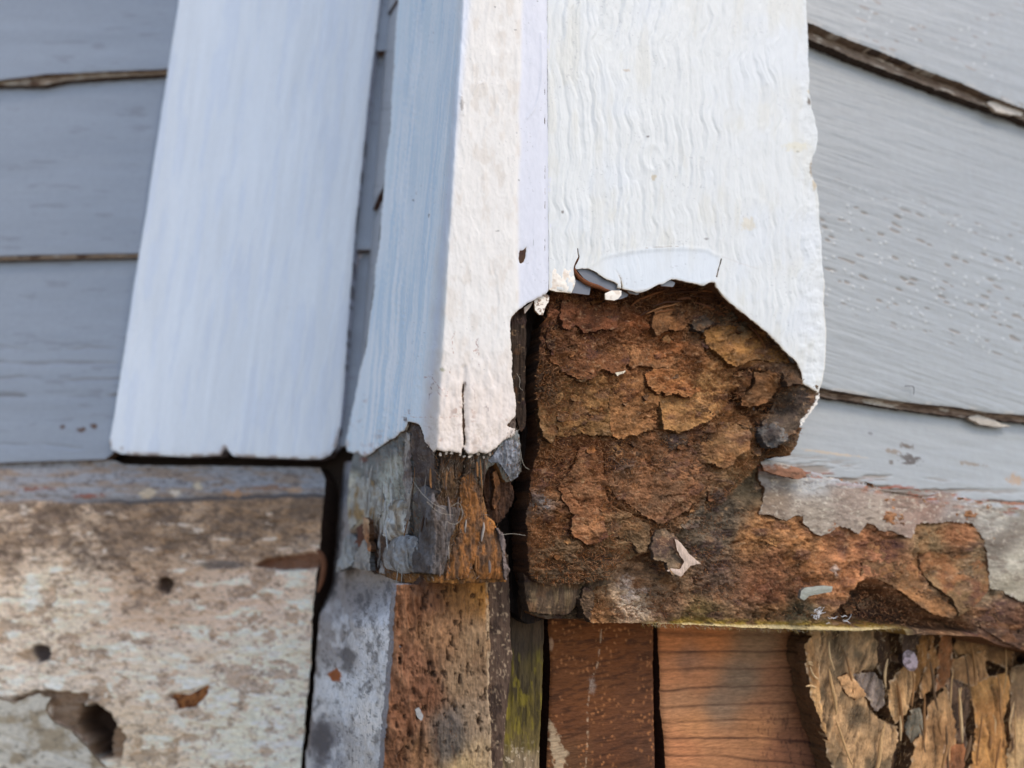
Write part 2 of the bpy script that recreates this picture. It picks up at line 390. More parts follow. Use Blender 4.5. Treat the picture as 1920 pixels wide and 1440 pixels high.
def hBL(x, y, d):
    h = 1.1 * fbm(x / 60, y / 22, 5, 21, .6) + .5 * ridge(x / 30, y / 7, 3, 22)
    h = h * ss(925, 960, y) + .25 * fbm(x / 40, y / 12, 3, 20) + .45 * fbm(x / 6, y / 4, 3, 24, .7) * ss(925, 960, y)
    f1, f2, cid = worley(x / 34 + .5 * fbm(x / 30, y / 30, 3, 5), y / 12 + .5 * fbm(x / 30, y / 30, 3, 6), 3)
    h = h + (cid - .5) * 1.3 * ss(.0, .12, f2 - f1) * ss(925, 960, y)
    h = h + .9 * peel(x, y) * ss(930, 960, y)
    h = h - 9 * ss(1.1, .6, nh(x, y, 310, 1096, 15)) - 6 * ss(1.2, .5, nh(x, y, 78, 1224, 16)) - 5 * ss(1.2, .4, nh(x, y, 50, 1240, 22))
    h = h - 20 * ss(4, -9, sdf(big, x, y) + 5 * fbm(x / 9, y / 9, 3, 7)) - 3.5 * ss(2, -5, sdf(bigm, x, y) + 5 * fbm(x / 12, y / 12, 3, 8))
    h = h - 4 * ss(2, -5, sdf(crk, x, y) + 3 * fbm(x / 12, y / 6, 3, 9)) - 3 * ss(1, -4, sdf(chp, x, y))
    h = h - 1.2 * np.exp(-((y - tops(x)) / 4) ** 2)
    return h
def cBL(x, y, d):
    c = idw([(60, 990, (186, 166, 146)), (300, 990, (166, 144, 122)), (500, 980, (162, 138, 114)), (100, 1100, (222, 206, 186)), (300, 1120, (188, 164, 142)),
             (480, 1120, (206, 184, 166)), (120, 1180, (220, 202, 184)), (300, 1230, (222, 206, 192)), (500, 1230, (230, 216, 204)), (560, 1100, (216, 198, 182)),
             (450, 1380, (222, 212, 198)), (250, 1400, (205, 190, 168)), (540, 1400, (226, 216, 206)), (80, 1290, (206, 196, 182))], x, y, 60)
    c = lin(c)
    a = fbm(x / 30, y / 20, 5, 31, .72); big_ = fbm(x / 130, y / 80, 3, 46)
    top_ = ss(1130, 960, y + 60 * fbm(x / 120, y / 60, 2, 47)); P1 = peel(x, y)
    base = mix(flat((128, 106, 86), x), lin((92, 78, 70)), ss(-.1, .4, fbm(x / 18, y / 10, 4, 33, .65)))
    base = mix(base, lin((176, 142, 106)), ss(.1, .45, fbm(x / 26, y / 16, 4, 37)) * .7)
    c = mix(c, base, (1 - P1) * .5)
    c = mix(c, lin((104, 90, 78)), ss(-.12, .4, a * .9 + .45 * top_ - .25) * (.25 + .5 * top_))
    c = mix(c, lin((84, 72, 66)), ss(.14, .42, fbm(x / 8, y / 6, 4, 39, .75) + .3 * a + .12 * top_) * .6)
    c = mix(c, lin((244, 236, 226)), ss(.05, .4, fbm(x / 45, y / 12, 4, 45) - .3 * top_) * P1 * .6)
    c = np.minimum(c * [1.34, 1.20, 1.06], [.88, .81, .73])
    led = flat((158, 154, 152), x); led = mix(led, lin((156, 132, 110)), ss(-.15, .35, fbm(x / 60, y / 9, 5, 41, .65)) * .85); led = mix(led, lin((96, 82, 74)), ss(.1, .45, fbm(x / 14, y / 6, 4, 42, .7)) * .6)
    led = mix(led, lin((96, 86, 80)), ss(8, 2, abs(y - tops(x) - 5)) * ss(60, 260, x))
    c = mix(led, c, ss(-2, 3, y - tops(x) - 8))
    for (p, q, r, s, k) in ((275, 924, 17, 9, (206, 182, 150)), (330, 925, 10, 6, (214, 196, 172)), (371, 913, 9, 7, (206, 184, 150)), (440, 925, 22, 7, (176, 134, 98)),
                            (500, 915, 30, 5, (150, 112, 84)), (555, 920, 12, 6, (188, 150, 116)), (70, 917, 30, 4, (136, 86, 66)), (165, 930, 24, 4, (146, 84, 64))):
        c = mix(c, lin(k), ss(1.3, .6, np.hypot((x - p) / r, (y - q) / s) + 1.1 * fbm(x / 9, y / 5, 4, 3, .65)) * .85)
    c = mix(c, lin((74, 54, 42)), ss(1.3, .9, nh(x, y, 310, 1096, 15)) * .9); c = mix(c, lin((80, 68, 62)), ss(1.4, .8, nh(x, y, 78, 1224, 16)))
    c = mix(c, lin((122, 92, 66)), ss(2, -4, sdf(bigm, x, y) + 5 * fbm(x / 12, y / 12, 3, 8)) * .9)
    c = mix(c, lin((44, 27, 18)), ss(6, -4, sdf(big, x, y) + 5 * fbm(x / 9, y / 9, 3, 7)) * .9)
    c = mix(c, lin((112, 68, 42)), ss(2, -4, sdf(crk, x, y) + 3 * fbm(x / 12, y / 6, 3, 9)) * .9)
    c = mix(c, lin((96, 88, 84)), ss(1.4, .6, np.hypot((x - 420) / 40, (y - 1060) / 8) + .5 * fbm(x / 15, y / 6, 3, 19)) * .8)
    return c
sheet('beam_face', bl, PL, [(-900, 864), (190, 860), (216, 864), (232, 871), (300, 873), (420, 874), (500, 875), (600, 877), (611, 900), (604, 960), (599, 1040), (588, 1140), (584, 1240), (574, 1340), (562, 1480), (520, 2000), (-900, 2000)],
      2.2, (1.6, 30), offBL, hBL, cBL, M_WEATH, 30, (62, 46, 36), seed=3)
sheet('peeling_layer', bl, PL, Z5((-60, 1145), (0, 1158), (60, 1178), (120, 1150), (165, 1140), (205, 1155), (180, 1205), (210, 1245), (290, 1290), (350, 1350), (385, 1400), (440, 1450), (470, 1800), (-60, 1800)),
      2.2, (4, 14), 21, lambda x, y, d: .5 * fbm(x / 50, y / 20, 4, 51) - .8 * np.exp(-((y - 1400 - .35 * (x - 60)) / 5) ** 2),
      lambda x, y, d: mix(mix(flat((206, 196, 178), x), lin((168, 150, 124)), ss(-.1, .4, fbm(x / 30, y / 24, 4, 53))), lin((120, 108, 90)), ss(.3, .5, fbm(x / 12, y / 10, 3, 55)) * .6), M_WEATH, 2.2, (150, 130, 106))
sheet('wood_chip', bl, PL, Z5((690, 1160), (715, 1138), (775, 1140), (858, 1096), (848, 1140), (795, 1190), (728, 1200), (718, 1165)), 1.6, (2, 8), 17,
      lambda x, y, d: .5 * fbm(x / 12, y / 6, 3, 5), lambda x, y, d: mix(flat((150, 96, 54), x), lin((92, 52, 30)), ss(-.1, .4, fbm(x / 9, y / 7, 3, 5))), M_FIB, 3, (90, 54, 30), dome=.8, label='orange-brown chip of bare wood')
strand('wood_curl', bl, P_(PL, [(594, 1030), (604, 1040), (609, 1060), (604, 1090), (596, 1110)], 20), 2.2, (120, 78, 54), M_FIB)

# white trim board on the left wall
tl = thing('trim_board', 'smooth blue-white trim board nailed upright on the left wall', 'board', pt(PLT, 420, 860))
TLP = [(395, -420), (335, -8), (314, 120), (296, 240), (272, 400), (250, 530), (226, 690), (212, 780), (203, 826), (206, 842), (226, 851), (262, 853), (300, 853), (340, 856), (380, 855), (412, 853),
       (420, 838), (428, 846), (436, 855), (500, 858), (560, 860), (600, 860), (618, 852), (630, 835), (637, 800), (641, 760), (649, 640), (657, 530), (666, 420), (676, 320), (688, 200), (700, 100), (711, 0), (745, -420)]
def hTL(x, y, d):
    u = x + .14 * (y - 400) + 6 * fbm(x / 80, y / 60, 2, 70); return .55 * fbm(u / 9 + .8 * fbm(u / 90, y / 120, 2, 3), y / 130, 4, 61) + .25 * fbm(u / 40, y / 90, 3, 63) - 1.3 * np.exp(-d / 4.0)
def cTL(x, y, d):
    c = flat((238, 240, 242), x); u = x + .14 * (y - 400); c = c * (1 + .05 * fbm(u / 60, y / 200, 3, 65) + .05 * fbm(u / 10, y / 150, 3, 66))[:, None]; c = mix(c, lin((214, 222, 238)), ss(0, .4, fbm(u / 14, y / 120, 4, 64)) * .3)
    c = mix(c, lin((188, 170, 156)), ss(.25, .55, fbm(x / 14, y / 14, 3, 67) + .5 * ss(60, 0, np.hypot(x - 206, (y - 838) * 1.2)) - .5) * .6)
    c = mix(c, lin((150, 120, 96)), ss(7, 1, d) * ss(-.1, .3, fbm(x / 20, y / 20, 3, 68)) * ss(760, 840, y) * .8)
    return c
sheet('board_face', tl, PL, TLP, 2.4, (.9, 30), 13, hTL, cTL, M_PAINT, 11, lambda x, y: mix(flat((200, 200, 210), x), lin((84, 66, 54)), ss(.1, .4, fbm(x / 14, y / 24, 3, 69)) * ss(560, 640, x) * .6 + ss(835, 848, y) * .9))
sheet('caulk_bead', tl, PL, [(702, -40), (724, -60), (716, 40), (704, 180), (690, 330), (680, 470), (671, 560), (664, 660), (660, 720), (655, 790), (648, 800), (652, 700), (658, 560), (670, 420), (684, 250), (694, 120)], 2, (3, 16), 2,
      lambda x, y, d: .8 * fbm(x / 8, y / 18, 3, 4), lambda x, y, d: mix(flat((196, 188, 190), x), lin((96, 76, 66)), ss(.0, .25, fbm(x / 10, y / 34, 3, 14))), M_WEATH, 6, (120, 100, 90), dome=1.2)

# ================================================================== RETURN WALL strip between trim board and corner board
rw = thing('return_wall', 'narrow strip of grey siding receding between the blue-white trim board and the corner board', 'wall', pt(PS2, 700, 860))
def strip(polyg, off, seed):
    sheet('siding_board', rw, PS2, polyg, 2.2, (.8, 20), off, lambda x, y, d: .3 * fbm(x / 12, y / 40, 3, seed) - .6 * np.exp(-d / 3), c_siding((160, 161, 165), seed, 30, 60), M_GREY, 7, (92, 60, 42))
strip([(640, -420), (830, -420), (820, -200), (760, -30), (722, 30), (704, 100), (690, 170), (640, 300)], 0, 71)
strip([(640, 240), (696, 178), (706, 110), (724, 40), (765, -30), (790, -100), (790, 190), (716, 352), (708, 366), (684, 428), (660, 470), (630, 500)], -1.5, 73)
strip([(620, 560), (664, 482), (684, 452), (712, 385), (750, 300), (750, 400), (730, 700), (700, 830), (668, 845), (640, 850), (614, 858), (610, 700)], -3, 75)

# ================================================================== BASE POST below the left corner board
bp = thing('base_post', 'weathered corner post standing below the left corner board, mouldy white side and brown front', 'post', pt(PA.moved(-12), 830, 1440))
PAp = PA.moved(-11); PSp = Plane(-19.2, p0=PAp(np.array([738.0]), np.array([1200.0]))[0][0] - CAM)
if PSp.n[0] > 0: PSp.n = -PSp.n; PSp.k = PSp.p0.dot(PSp.n)
def cGS(x, y, d):
    c = lin(idw([(650, 900, (136, 140, 150)), (640, 1000, (150, 146, 146)), (660, 1110, (150, 144, 142)), (640, 1200, (150, 148, 150)), (700, 1200, (226, 228, 232)), (640, 1300, (216, 222, 230)), (700, 1350, (226, 226, 226)),
                 (620, 1420, (160, 166, 178)), (670, 1430, (196, 194, 192)), (600, 1400, (110, 108, 112))], x, y, 26))
    c = mix(c, lin((84, 80, 80)), ss(.0, .45, fbm(x / 16, y / 34, 5, 81, .72)) * .7); c = mix(c, lin((60, 56, 56)), ss(.2, .5, fbm(x / 5, y / 6, 4, 88, .75)) * .6)
    c = mix(c, lin((222, 226, 232)), ss(.12, .42, fbm(x / 18, y / 34, 4, 83)) * .6 * ss(1100, 1180, y))
    c = mix(c, lin((70, 68, 72)), ss(1.2, .5, np.hypot((x - 652) / 14, (y - 1235) / 40) + .5 * fbm(x / 12, y / 12, 3, 5)) * .7)
    c = mix(c, lin((80, 78, 84)), ss(1.2, .5, np.hypot((x - 603) / 22, (y - 1390) / 50) + .5 * fbm(x / 12, y / 12, 3, 6)) * .8)
    c = mix(c, lin((148, 84, 42)), ss(1.15, .8, np.hypot((x - 629) / 13, (y - 1266) / 12) + .4 * fbm(x / 8, y / 8, 3, 7)))
    return mix(c, lin((156, 132, 116)), ss(6, 0, d) * .3) * [1.08, 1.0, .92]
_gap = (PSp.k - PS.moved(-5).k) * 1000
if PSp.n.dot(PS.n) < 0: _gap = 0
sheet('mouldy_face', bp, PSp, [(628, 868), (700, 860), (760, 900), (750, 1000), (744, 1086), (742, 1104), (738, 1180), (734, 1240), (728, 1300), (723, 1380), (719, 1480), (700, 2000), (520, 2000), (564, 1480), (570, 1440), (582, 1330), (590, 1240), (598, 1140), (605, 1085), (612, 1010), (618, 930)],
      2, (1.8, 18), lambda x, y: -_gap * ss(1180, 1085, y), lambda x, y, d: .9 * fbm(x / 14, y / 60, 5, 85, .6) + .3 * fbm(x / 4, y / 9, 3, 87) - .8 * np.exp(-d / 4), cGS, M_WEATH, 3, (150, 146, 146), seed=2)
def cBF(x, y, d):
    c = lin(idw([(760, 1120, (122, 76, 48)), (800, 1120, (104, 62, 38)), (860, 1110, (136, 88, 46)), (905, 1110, (172, 112, 50)), (760, 1250, (130, 84, 58)), (830, 1180, (140, 98, 66)), (890, 1200, (140, 106, 76)),
                 (745, 1350, (120, 74, 48)), (800, 1300, (116, 72, 48)), (860, 1280, (140, 108, 80)), (890, 1350, (150, 120, 94)), (850, 1360, (96, 82, 74)), (845, 1400, (92, 80, 72)), (900, 1410, (164, 132, 98)), (870, 1435, (172, 138, 96)), (780, 1420, (128, 88, 58)), (740, 1420, (108, 68, 44))], x, y, 16))
    r = ridge(x / 15 + 1.1 * fbm(x / 30, y / 60, 3, 3), y / 85, 4, 91)
    w = ss(870, 740, x)
    c = mix(c, lin((72, 40, 24)), ss(.0, -.5, r) * (.35 + .55 * w)); c = mix(c, lin((166, 116, 82)), ss(.25, .8, r) * .35 * w)
    c = mix(c, lin((190, 158, 126)), ss(7, 0, abs(x - (914 + (y - 1090) * .02))) * .7 * ss(-.3, .2, fbm(x / 20, y / 20, 3, 2)))
    c = c * [.92, 1.0, 1.0] + c.mean(-1, keepdims=True) * .06; c = c * (1 + .5 * fbm(x / 8, y / 14, 5, 98, .7))[:, None]; c = mix(c, lin((58, 38, 28)), ss(.34, .6, fbm(x / 8, y / 16, 4, 96)) * .7)
    for (a, b, rx, ry) in ((812, 1264, 5, 7), (862, 1276, 4, 9), (897, 1352, 4, 9), (748, 1238, 4, 8), (806, 1134, 3, 5), (896, 1205, 2.5, 8), (829, 1290, 3, 12), (905, 1218, 2, 6)):
        c = mix(c, lin((52, 34, 24)), ss(1.2, .6, np.hypot((x - a) / rx, (y - b) / ry) + .5 * fbm(x / 5, y / 5, 3, 5)) * .9)
    return c
def hBF(x, y, d):
    w = ss(880, 740, x); r = ridge(x / 15 + 1.1 * fbm(x / 30, y / 60, 3, 3), y / 85, 4, 91)
    h = (.45 + 1.9 * w) * r + .9 * fbm(x / 11, y / 20, 5, 93, .7) + .4 * ridge(x / 5, y / 22, 3, 94) - 1.0 * np.exp(-d / 3) - 1.3 * ss(.34, .6, fbm(x / 8, y / 16, 4, 96))
    for (a, b, rx, ry) in ((812, 1264, 5, 7), (862, 1276, 4, 9), (897, 1352, 4, 9), (748, 1238, 4, 8)):
        h = h - 1.6 * ss(1.2, .5, np.hypot((x - a) / rx, (y - b) / ry))
    return h + 1.2 * ss(-4, 4, fbm(x / 30, y / 60, 4, 95) * 20 - (x - 850) * .2 - 6) * 0
sheet('brown_front', bp, PAp, [(746, 1096), (786, 1096), (800, 1080), (925, 1060), (916, 1100), (918, 1150), (921, 1200), (918, 1260), (917, 1310), (922, 1360), (923, 1420), (926, 1480), (930, 2000), (690, 2000), (717, 1480), (720, 1420), (727, 1330), (735, 1240), (738, 1170), (744, 1090)],
      1.7, (2.0, 14), 0, hBF, cBF, M_FIB, 6, lambda x, y: mix(flat((90, 60, 42), x), lin((172, 168, 168)), ss(780, 760, x) * .6), seed=5)
sheet('wood_flake', bp, PAp, [(778, 1330), (786, 1326), (794, 1344), (790, 1352), (782, 1344)], 1.5, (1, 5), 1.2, None, (150, 148, 146), M_WEATH, 1, (90, 80, 72), label='small grey flake')
PAe = Plane(-2, p0=PAp(np.array([921.0]), np.array([1200.0]))[0][0] - CAM)
if PAe.n[0] < 0: PAe.n = -PAe.n; PAe.k = PAe.p0.dot(PAe.n)
PAe2 = PAp.moved(-3)
def cSP(x, y, d):
    c = flat((84, 66, 54), x); c = mix(c, lin((58, 44, 36)), ss(0, .4, fbm(x / 10, y / 30, 4, 97)))
    s = vn(x / 2.2, y / 4.0, 12) * vn(x / 5, y / 8, 15); c = mix(c, lin((176, 152, 124)), ss(.36, .66, s) * .6)
    return c
sheet('speckled_edge', bp, PAe2, [(905, 1040), (954, 1040), (957, 1120), (958, 1180), (962, 1230), (957, 1290), (951, 1340), (946, 1400), (944, 1480), (940, 2000), (900, 2000), (905, 1480)],
      1.7, (1.6, 9), 0, lambda x, y, d: .5 * fbm(x / 5, y / 14, 4, 99, .7) - .8 * np.exp(-d / 3), cSP, M_FIB, 18, (48, 36, 28), seed=8)
fibres('loose_fibres', bp, PAp, [(750, 1100), (922, 1100), (926, 1450), (725, 1450)], 1600, .2, (.5, 1.8), .05, ((150, 110, 76), (120, 84, 56), (176, 140, 104)), (1.35, .35), .5, 4)

# mossy board recessed beside it
mb = thing('mossy_board', 'narrow dark board with yellow-green moss, recessed right of the base post', 'board', pt(PB, 985, 1440, -26))
def cMB(x, y, d):
    c = lin(idw([(985, 900, (30, 24, 20)), (985, 1060, (46, 36, 28)), (985, 1150, (62, 48, 34)), (1000, 1180, (78, 62, 46)), (970, 1220, (66, 54, 42)), (1005, 1250, (92, 78, 42)), (980, 1270, (78, 66, 42)), (970, 1330, (96, 84, 38)), (1000, 1330, (96, 82, 36)),
                 (990, 1390, (92, 78, 44)), (985, 1425, (138, 118, 92))], x, y, 14))
    c = mix(c, lin((46, 38, 28)), ss(.0, .4, fbm(x / 7, y / 50, 4, 103)) * .7)
    c = mix(c, lin((118, 104, 36)), ss(.12, .4, fbm(x / 6, y / 26, 4, 105)) * ss(1190, 1260, y) * ss(1430, 1380, y) * .75)
    c = mix(c, lin((196, 178, 150)), ss(.3, .5, fbm(x / 5, y / 6, 3, 107)) * ss(1380, 1430, y)); return c
sheet('board_face', mb, PB, [(930, 780), (1040, 780), (1022, 1165), (1019, 1250), (1017, 1330), (1013, 1400), (1011, 1480), (1008, 2000), (920, 2000), (930, 1480)], 1.8, (1.4, 14), -26,
      lambda x, y, d: .8 * fbm(x / 7, y / 60, 5, 109, .6) - .8 * np.exp(-d / 3), cMB, M_FIB, 14, (44, 32, 22))

# ================================================================== RIGHT WALL
rwl = thing('right_wall', 'plain grey lap siding wall at right, behind the white board with the rotten hole', 'wall', pt(PR, 1750, 800))
GR = (153, 155, 154)
def dashes(x, y, seed, den=.6):
    # short grain pits that run with the boards
    u = x + 14 * fbm(x / 40, y / 30, 2, seed); v = y - .33 * (x - 1540) + 5 * fbm(x / 50, y / 40, 3, seed + 1); f1, f2, cid = worley(u / 30, v / 11, seed)
    q = .10 + .28 * vn(u / 26, v / 13, seed + 5); g1, g2, gid = worley(x / 14, y / 14, seed + 3)
    return ss(q + .06, q - .1, f1) * (cid > den + .1), ss(.30, .05, g1) * (gid > .80)
rawR = lambda x, y: mix(mix(flat((96, 78, 62), x), lin((60, 44, 34)), ss(-.1, .4, fbm(x / 20, y / 8, 3, 18))), lin((168, 158, 144)), ss(.18, .42, fbm(x / 30, y / 14, 3, 28)) * .7)
def cR(seed, y0, warm=0):
    def f(x, y, d):
        c = flat(GR, x) * (1 + .05 * fbm(x / 120, y / 50, 3, seed))[:, None]
        a, b = dashes(x, y, seed); m = ss(.0, .25, fbm(x / 90, y / 70, 2, seed + 2)) if y0 else np.zeros_like(x)
        if seed == 4: m = ss(300, 380, y - .25 * (x - 1540)) * ss(600, 540, y - .30 * (x - 1540))
        v = y - .33 * (x - 1540); gr = fbm(x / 160, v / 5, 4, seed + 9); c = c * (1 + .06 * gr)[:, None]; c = mix(c, lin((134, 120, 106)), a * m * .6); c = mix(c, lin((206, 206, 204)), b * m * .45)
        c = mix(c, lin((186, 180, 172)), ss(8, 2, d) * ss(0, .3, fbm(x / 25, y / 20, 3, 7)) * .6)
        return c
    return f
def hR(seed):
    def f(x, y, d):
        a, b = dashes(x, y, seed); m = np.zeros_like(x)
        if seed == 4: m = ss(300, 380, y - .25 * (x - 1540)) * ss(600, 540, y - .30 * (x - 1540))
        v = y - .33 * (x - 1540)
        return .35 * fbm(x / 130, v / 14, 4, seed) + .22 * fbm(x / 60, v / 4, 3, seed + 9) - .45 * a * m + .5 * b * m - .5 * np.exp(-d / 3)
    return f
def offR(f0, f1, t0, t1): return lambda x, y: t0 + (t1 - t0) * np.clip((y - f0(x)) / (f1(x) - f0(x)), -.3, 1.1)
l1 = lambda x: 43 + .40 * (x - 1515); l2 = lambda x: 727 + .15 * (x - 1540); l0 = lambda x: -520 + .62 * (x - 1515); l3 = lambda x: 872 + .20 * (x - 1440)
lowedge = [(1490, 30), (1515, 41), (1560, 60), (1620, 84), (1690, 111), (1733, 129), (1800, 153), (1860, 180), (1920, 203), (2300, 356), (2700, 516)]
sheet('siding_board', rwl, PR, [(1440, -560), (2700, -560)] + lowedge[::-1] + [(1440, 14)], 2.3, (2.2, 24), offR(l0, l1, 3, 11), hR(2), cR(2, 1), M_GREY, 8, rawR)
lipR = lambda x, y, d: mix(mix(flat((122, 106, 92), x), lin((88, 70, 56)), ss(-.1, .35, fbm(x / 24, (y - .35 * x) / 5, 4, 18))), lin((188, 178, 164)), ss(.16, .42, fbm(x / 34, (y - .35 * x) / 8, 4, 28)) * .8)
sheet('lap_edge', rwl, PR, [(1440, 8), (1515, 36), (1620, 80), (1733, 124), (1860, 176), (1920, 198), (2300, 350), (2300, 378), (1920, 226), (1860, 204), (1800, 184), (1733, 158), (1620, 116), (1515, 72), (1440, 44)], 1.8, (2.4, 14), 6.0, lambda x, y, d: 1.0 * fbm(x / 24, (y - .35 * x) / 5, 4, 18), lipR, M_WEATH, 5, (50, 38, 30), seed=14)
low2 = [(1440, 712), (1540, 727), (1600, 738), (1680, 750), (1720, 756), (1800, 764), (1860, 774), (1920, 778), (2300, 838), (2700, 898)]
sheet('siding_board', rwl, PR, [(1440, -20), (1515, 20), (1920, 170), (2700, 470)] + low2[::-1], 2.0, (1.6, 26), offR(l1, l2, 0, 9), hR(4), cR(4, 1), M_GREY, 9, rawR)
lipR2 = lambda x, y, d: mix(mix(flat((134, 114, 98), x), lin((92, 72, 58)), ss(-.1, .35, fbm(x / 24, (y - .15 * x) / 4, 4, 19))), lin((186, 176, 162)), ss(.16, .42, fbm(x / 34, (y - .15 * x) / 8, 4, 29)) * .8)
sheet('lap_edge', rwl, PR, [(1500, 716), (1540, 723), (1680, 746), (1800, 760), (1920, 774), (2300, 832), (2300, 852), (1920, 792), (1800, 782), (1680, 766), (1540, 744), (1500, 738)], 1.8, (2.4, 14), 4.5, lambda x, y, d: .8 * fbm(x / 24, (y - .15 * x) / 5, 4, 18), lipR2, M_WEATH, 4, (56, 42, 34), seed=15)
def cR3(x, y, d):
    c = cR(6, 0)(x, y, d)
    for (a, b, rx, ry, k) in ((1698, 836, 14, 5, (96, 80, 64)), (1708, 862, 20, 10, (76, 62, 52)), (1672, 846, 14, 5, (130, 116, 100)), (1820, 870, 26, 4, (136, 122, 106)), (1632, 813, 4, 3, (110, 108, 108)), (1905, 900, 16, 12, (168, 140, 112)), (1560, 850, 60, 3, (176, 160, 140)), (1672, 868, 5, 5, (100, 90, 80))):
        c = mix(c, lin(k), ss(1.1, .5, np.hypot((x - a) / rx, (y - b - .12 * (x - a)) / ry) + .7 * fbm(x / 6, y / 5, 3, 3)) * .9)
    e = y - (868 + .17 * (x - 1440)); n = fbm(x / 60, y / 7, 4, 9)
    c = mix(c, lin((134, 122, 110)), ss(.1, .4, n + ss(-40, 10, e) * .5 - .25) * ss(-46, 0, e))
    c = mix(c, lin((140, 78, 54)), ss(.2, .4, fbm(x / 26, y / 7, 3, 13) + .2 * ss(1700, 1900, x)) * ss(-8, 6, e))
    return c
sheet('siding_board', rwl, PR, [(1380, 690), (1540, 722), (1920, 770), (2700, 880), (2700, 1100), (1920, 960), (1840, 948), (1700, 926), (1581, 906), (1517, 892), (1428, 876), (1380, 870)], 2.0, (2.4, 18), offR(l2, l3, 0, 8),
      lambda x, y, d: .3 * fbm(x / 120, (y - .18 * x) / 12, 4, 6) - .9 * ss(-.05, .3, fbm(x / 60, y / 7, 4, 9)) * ss(-40, 0, y - (868 + .17 * (x - 1440))) - .5 * np.exp(-d / 3), cR3, M_GREY, 6, rawR)
sheet('paint_chip', rwl, PR, [(1852, 192), (1868, 186), (1900, 196), (1924, 206), (1918, 216), (1896, 214), (1870, 208)], 1.6, (2, 8), 8, None, (206, 196, 184), M_WEATH, 2, (150, 134, 118), dome=.6, label='cream chip hanging at the board edge')
sheet('caulk_smear', rwl, PR, [(1815, 782), (1835, 778), (1862, 786), (1880, 794), (1900, 800), (1870, 800), (1840, 796)], 1.8, (2, 8), 6, None, (186, 176, 162), M_WEATH, 2, (140, 124, 108), dome=.6)
strand('staple', rwl, P_(PR, [(1697, 724), (1704, 724), (1713, 724), (1714, 730), (1713, 740)], 10.5), .22, (84, 82, 82), M_METAL, taper=False)

# ================================================================== RECESSED WOOD below the sill
PB5 = PB.moved(-40)
db = thing('sawn_stud', 'dark red-brown sawn board with pale flecks, under the sill next to the mossy board', 'board', pt(PB5, 1120, 1440))
def cDB(x, y, d):
    c = lin(idw([(1060, 1190, (112, 66, 34)), (1150, 1190, (116, 66, 32)), (1210, 1200, (104, 62, 34)), (1100, 1300, (116, 70, 38)), (1200, 1330, (100, 62, 38)), (1060, 1350, (100, 60, 34)), (1150, 1420, (92, 56, 34)), (1210, 1430, (84, 54, 36)), (1070, 1420, (96, 64, 40))], x, y, 30))
    v = y + .22 * (x - 1030); c = mix(c, lin((60, 36, 22)), ss(.0, .45, fbm(x / 30, v / 6, 4, 121)) * .6)
    f1, f2, cid = worley(x / 7.5, v / 9.5, 4); c = mix(c, lin((176, 116, 70)), ss(.40, .10, f1 + .2 * fbm(x / 3, y / 4, 2, 5)) * (cid > .5) * .75 * ss(-.3, .4, fbm(x / 30, y / 30, 3, 6)))
    c = mix(c, lin((186, 158, 128)), ss(3, 1, linedist([(1128, 1180), (1122, 1240), (1108, 1280), (1101, 1330), (1102, 1380), (1098, 1440)], x, y) + 7 * abs(fbm(x / 6, y / 12, 3, 3))) * .6)
    c = mix(c, lin((166, 146, 130)), ss(1.3, .4, np.hypot((x - 1110) / 9, (y - 1285) / 20) + 1.2 * abs(fbm(x / 5, y / 9, 3, 8))) * .6)
    e = Z(3.2, 960, 1130, (225, 700), (300, 850), (340, 900), (310, 990), (270, 992), (230, 850)); c = mix(c, lin((190, 168, 136)), ss(3, -3, sdf(e, x, y) + 9 * fbm(x / 6, y / 8, 4, 9)) * .65)
    c = mix(c, lin((190, 150, 118)), ss(1.0, .5, np.hypot((x - 1034) / 5, (y - 1208) / 16)) * .7)
    return c
sheet('board_face', db, PB5, [(1026, 1120), (1228, 1120), (1226, 1250), (1228, 1350), (1231, 1480), (1238, 2000), (1010, 2000), (1024, 1480), (1030, 1350), (1034, 1250)], 1.8, (1.2, 16), 2,
      lambda x, y, d: .35 * fbm(x / 24, (y + .22 * x) / 5, 4, 123, .6) - .9 * np.exp(-d / 3), cDB, M_FIBH, 25, (60, 34, 20))
ob = thing('grain_block', 'orange-brown wood block with horizontal growth rings, between the dark sawn board and the splintered wood', 'block', pt(PB5, 1400, 1440))
def rings(x, y):
    v = y - .00012 * (x - 1300) ** 2 * 0 + 10 * np.sin((x - 1240) / 150.0) * ss(1180, 1300, y) - .10 * (x - 1400) * ss(1330, 1440, y) + 5 * fbm(x / 90, y / 30, 3, 131)
    return v
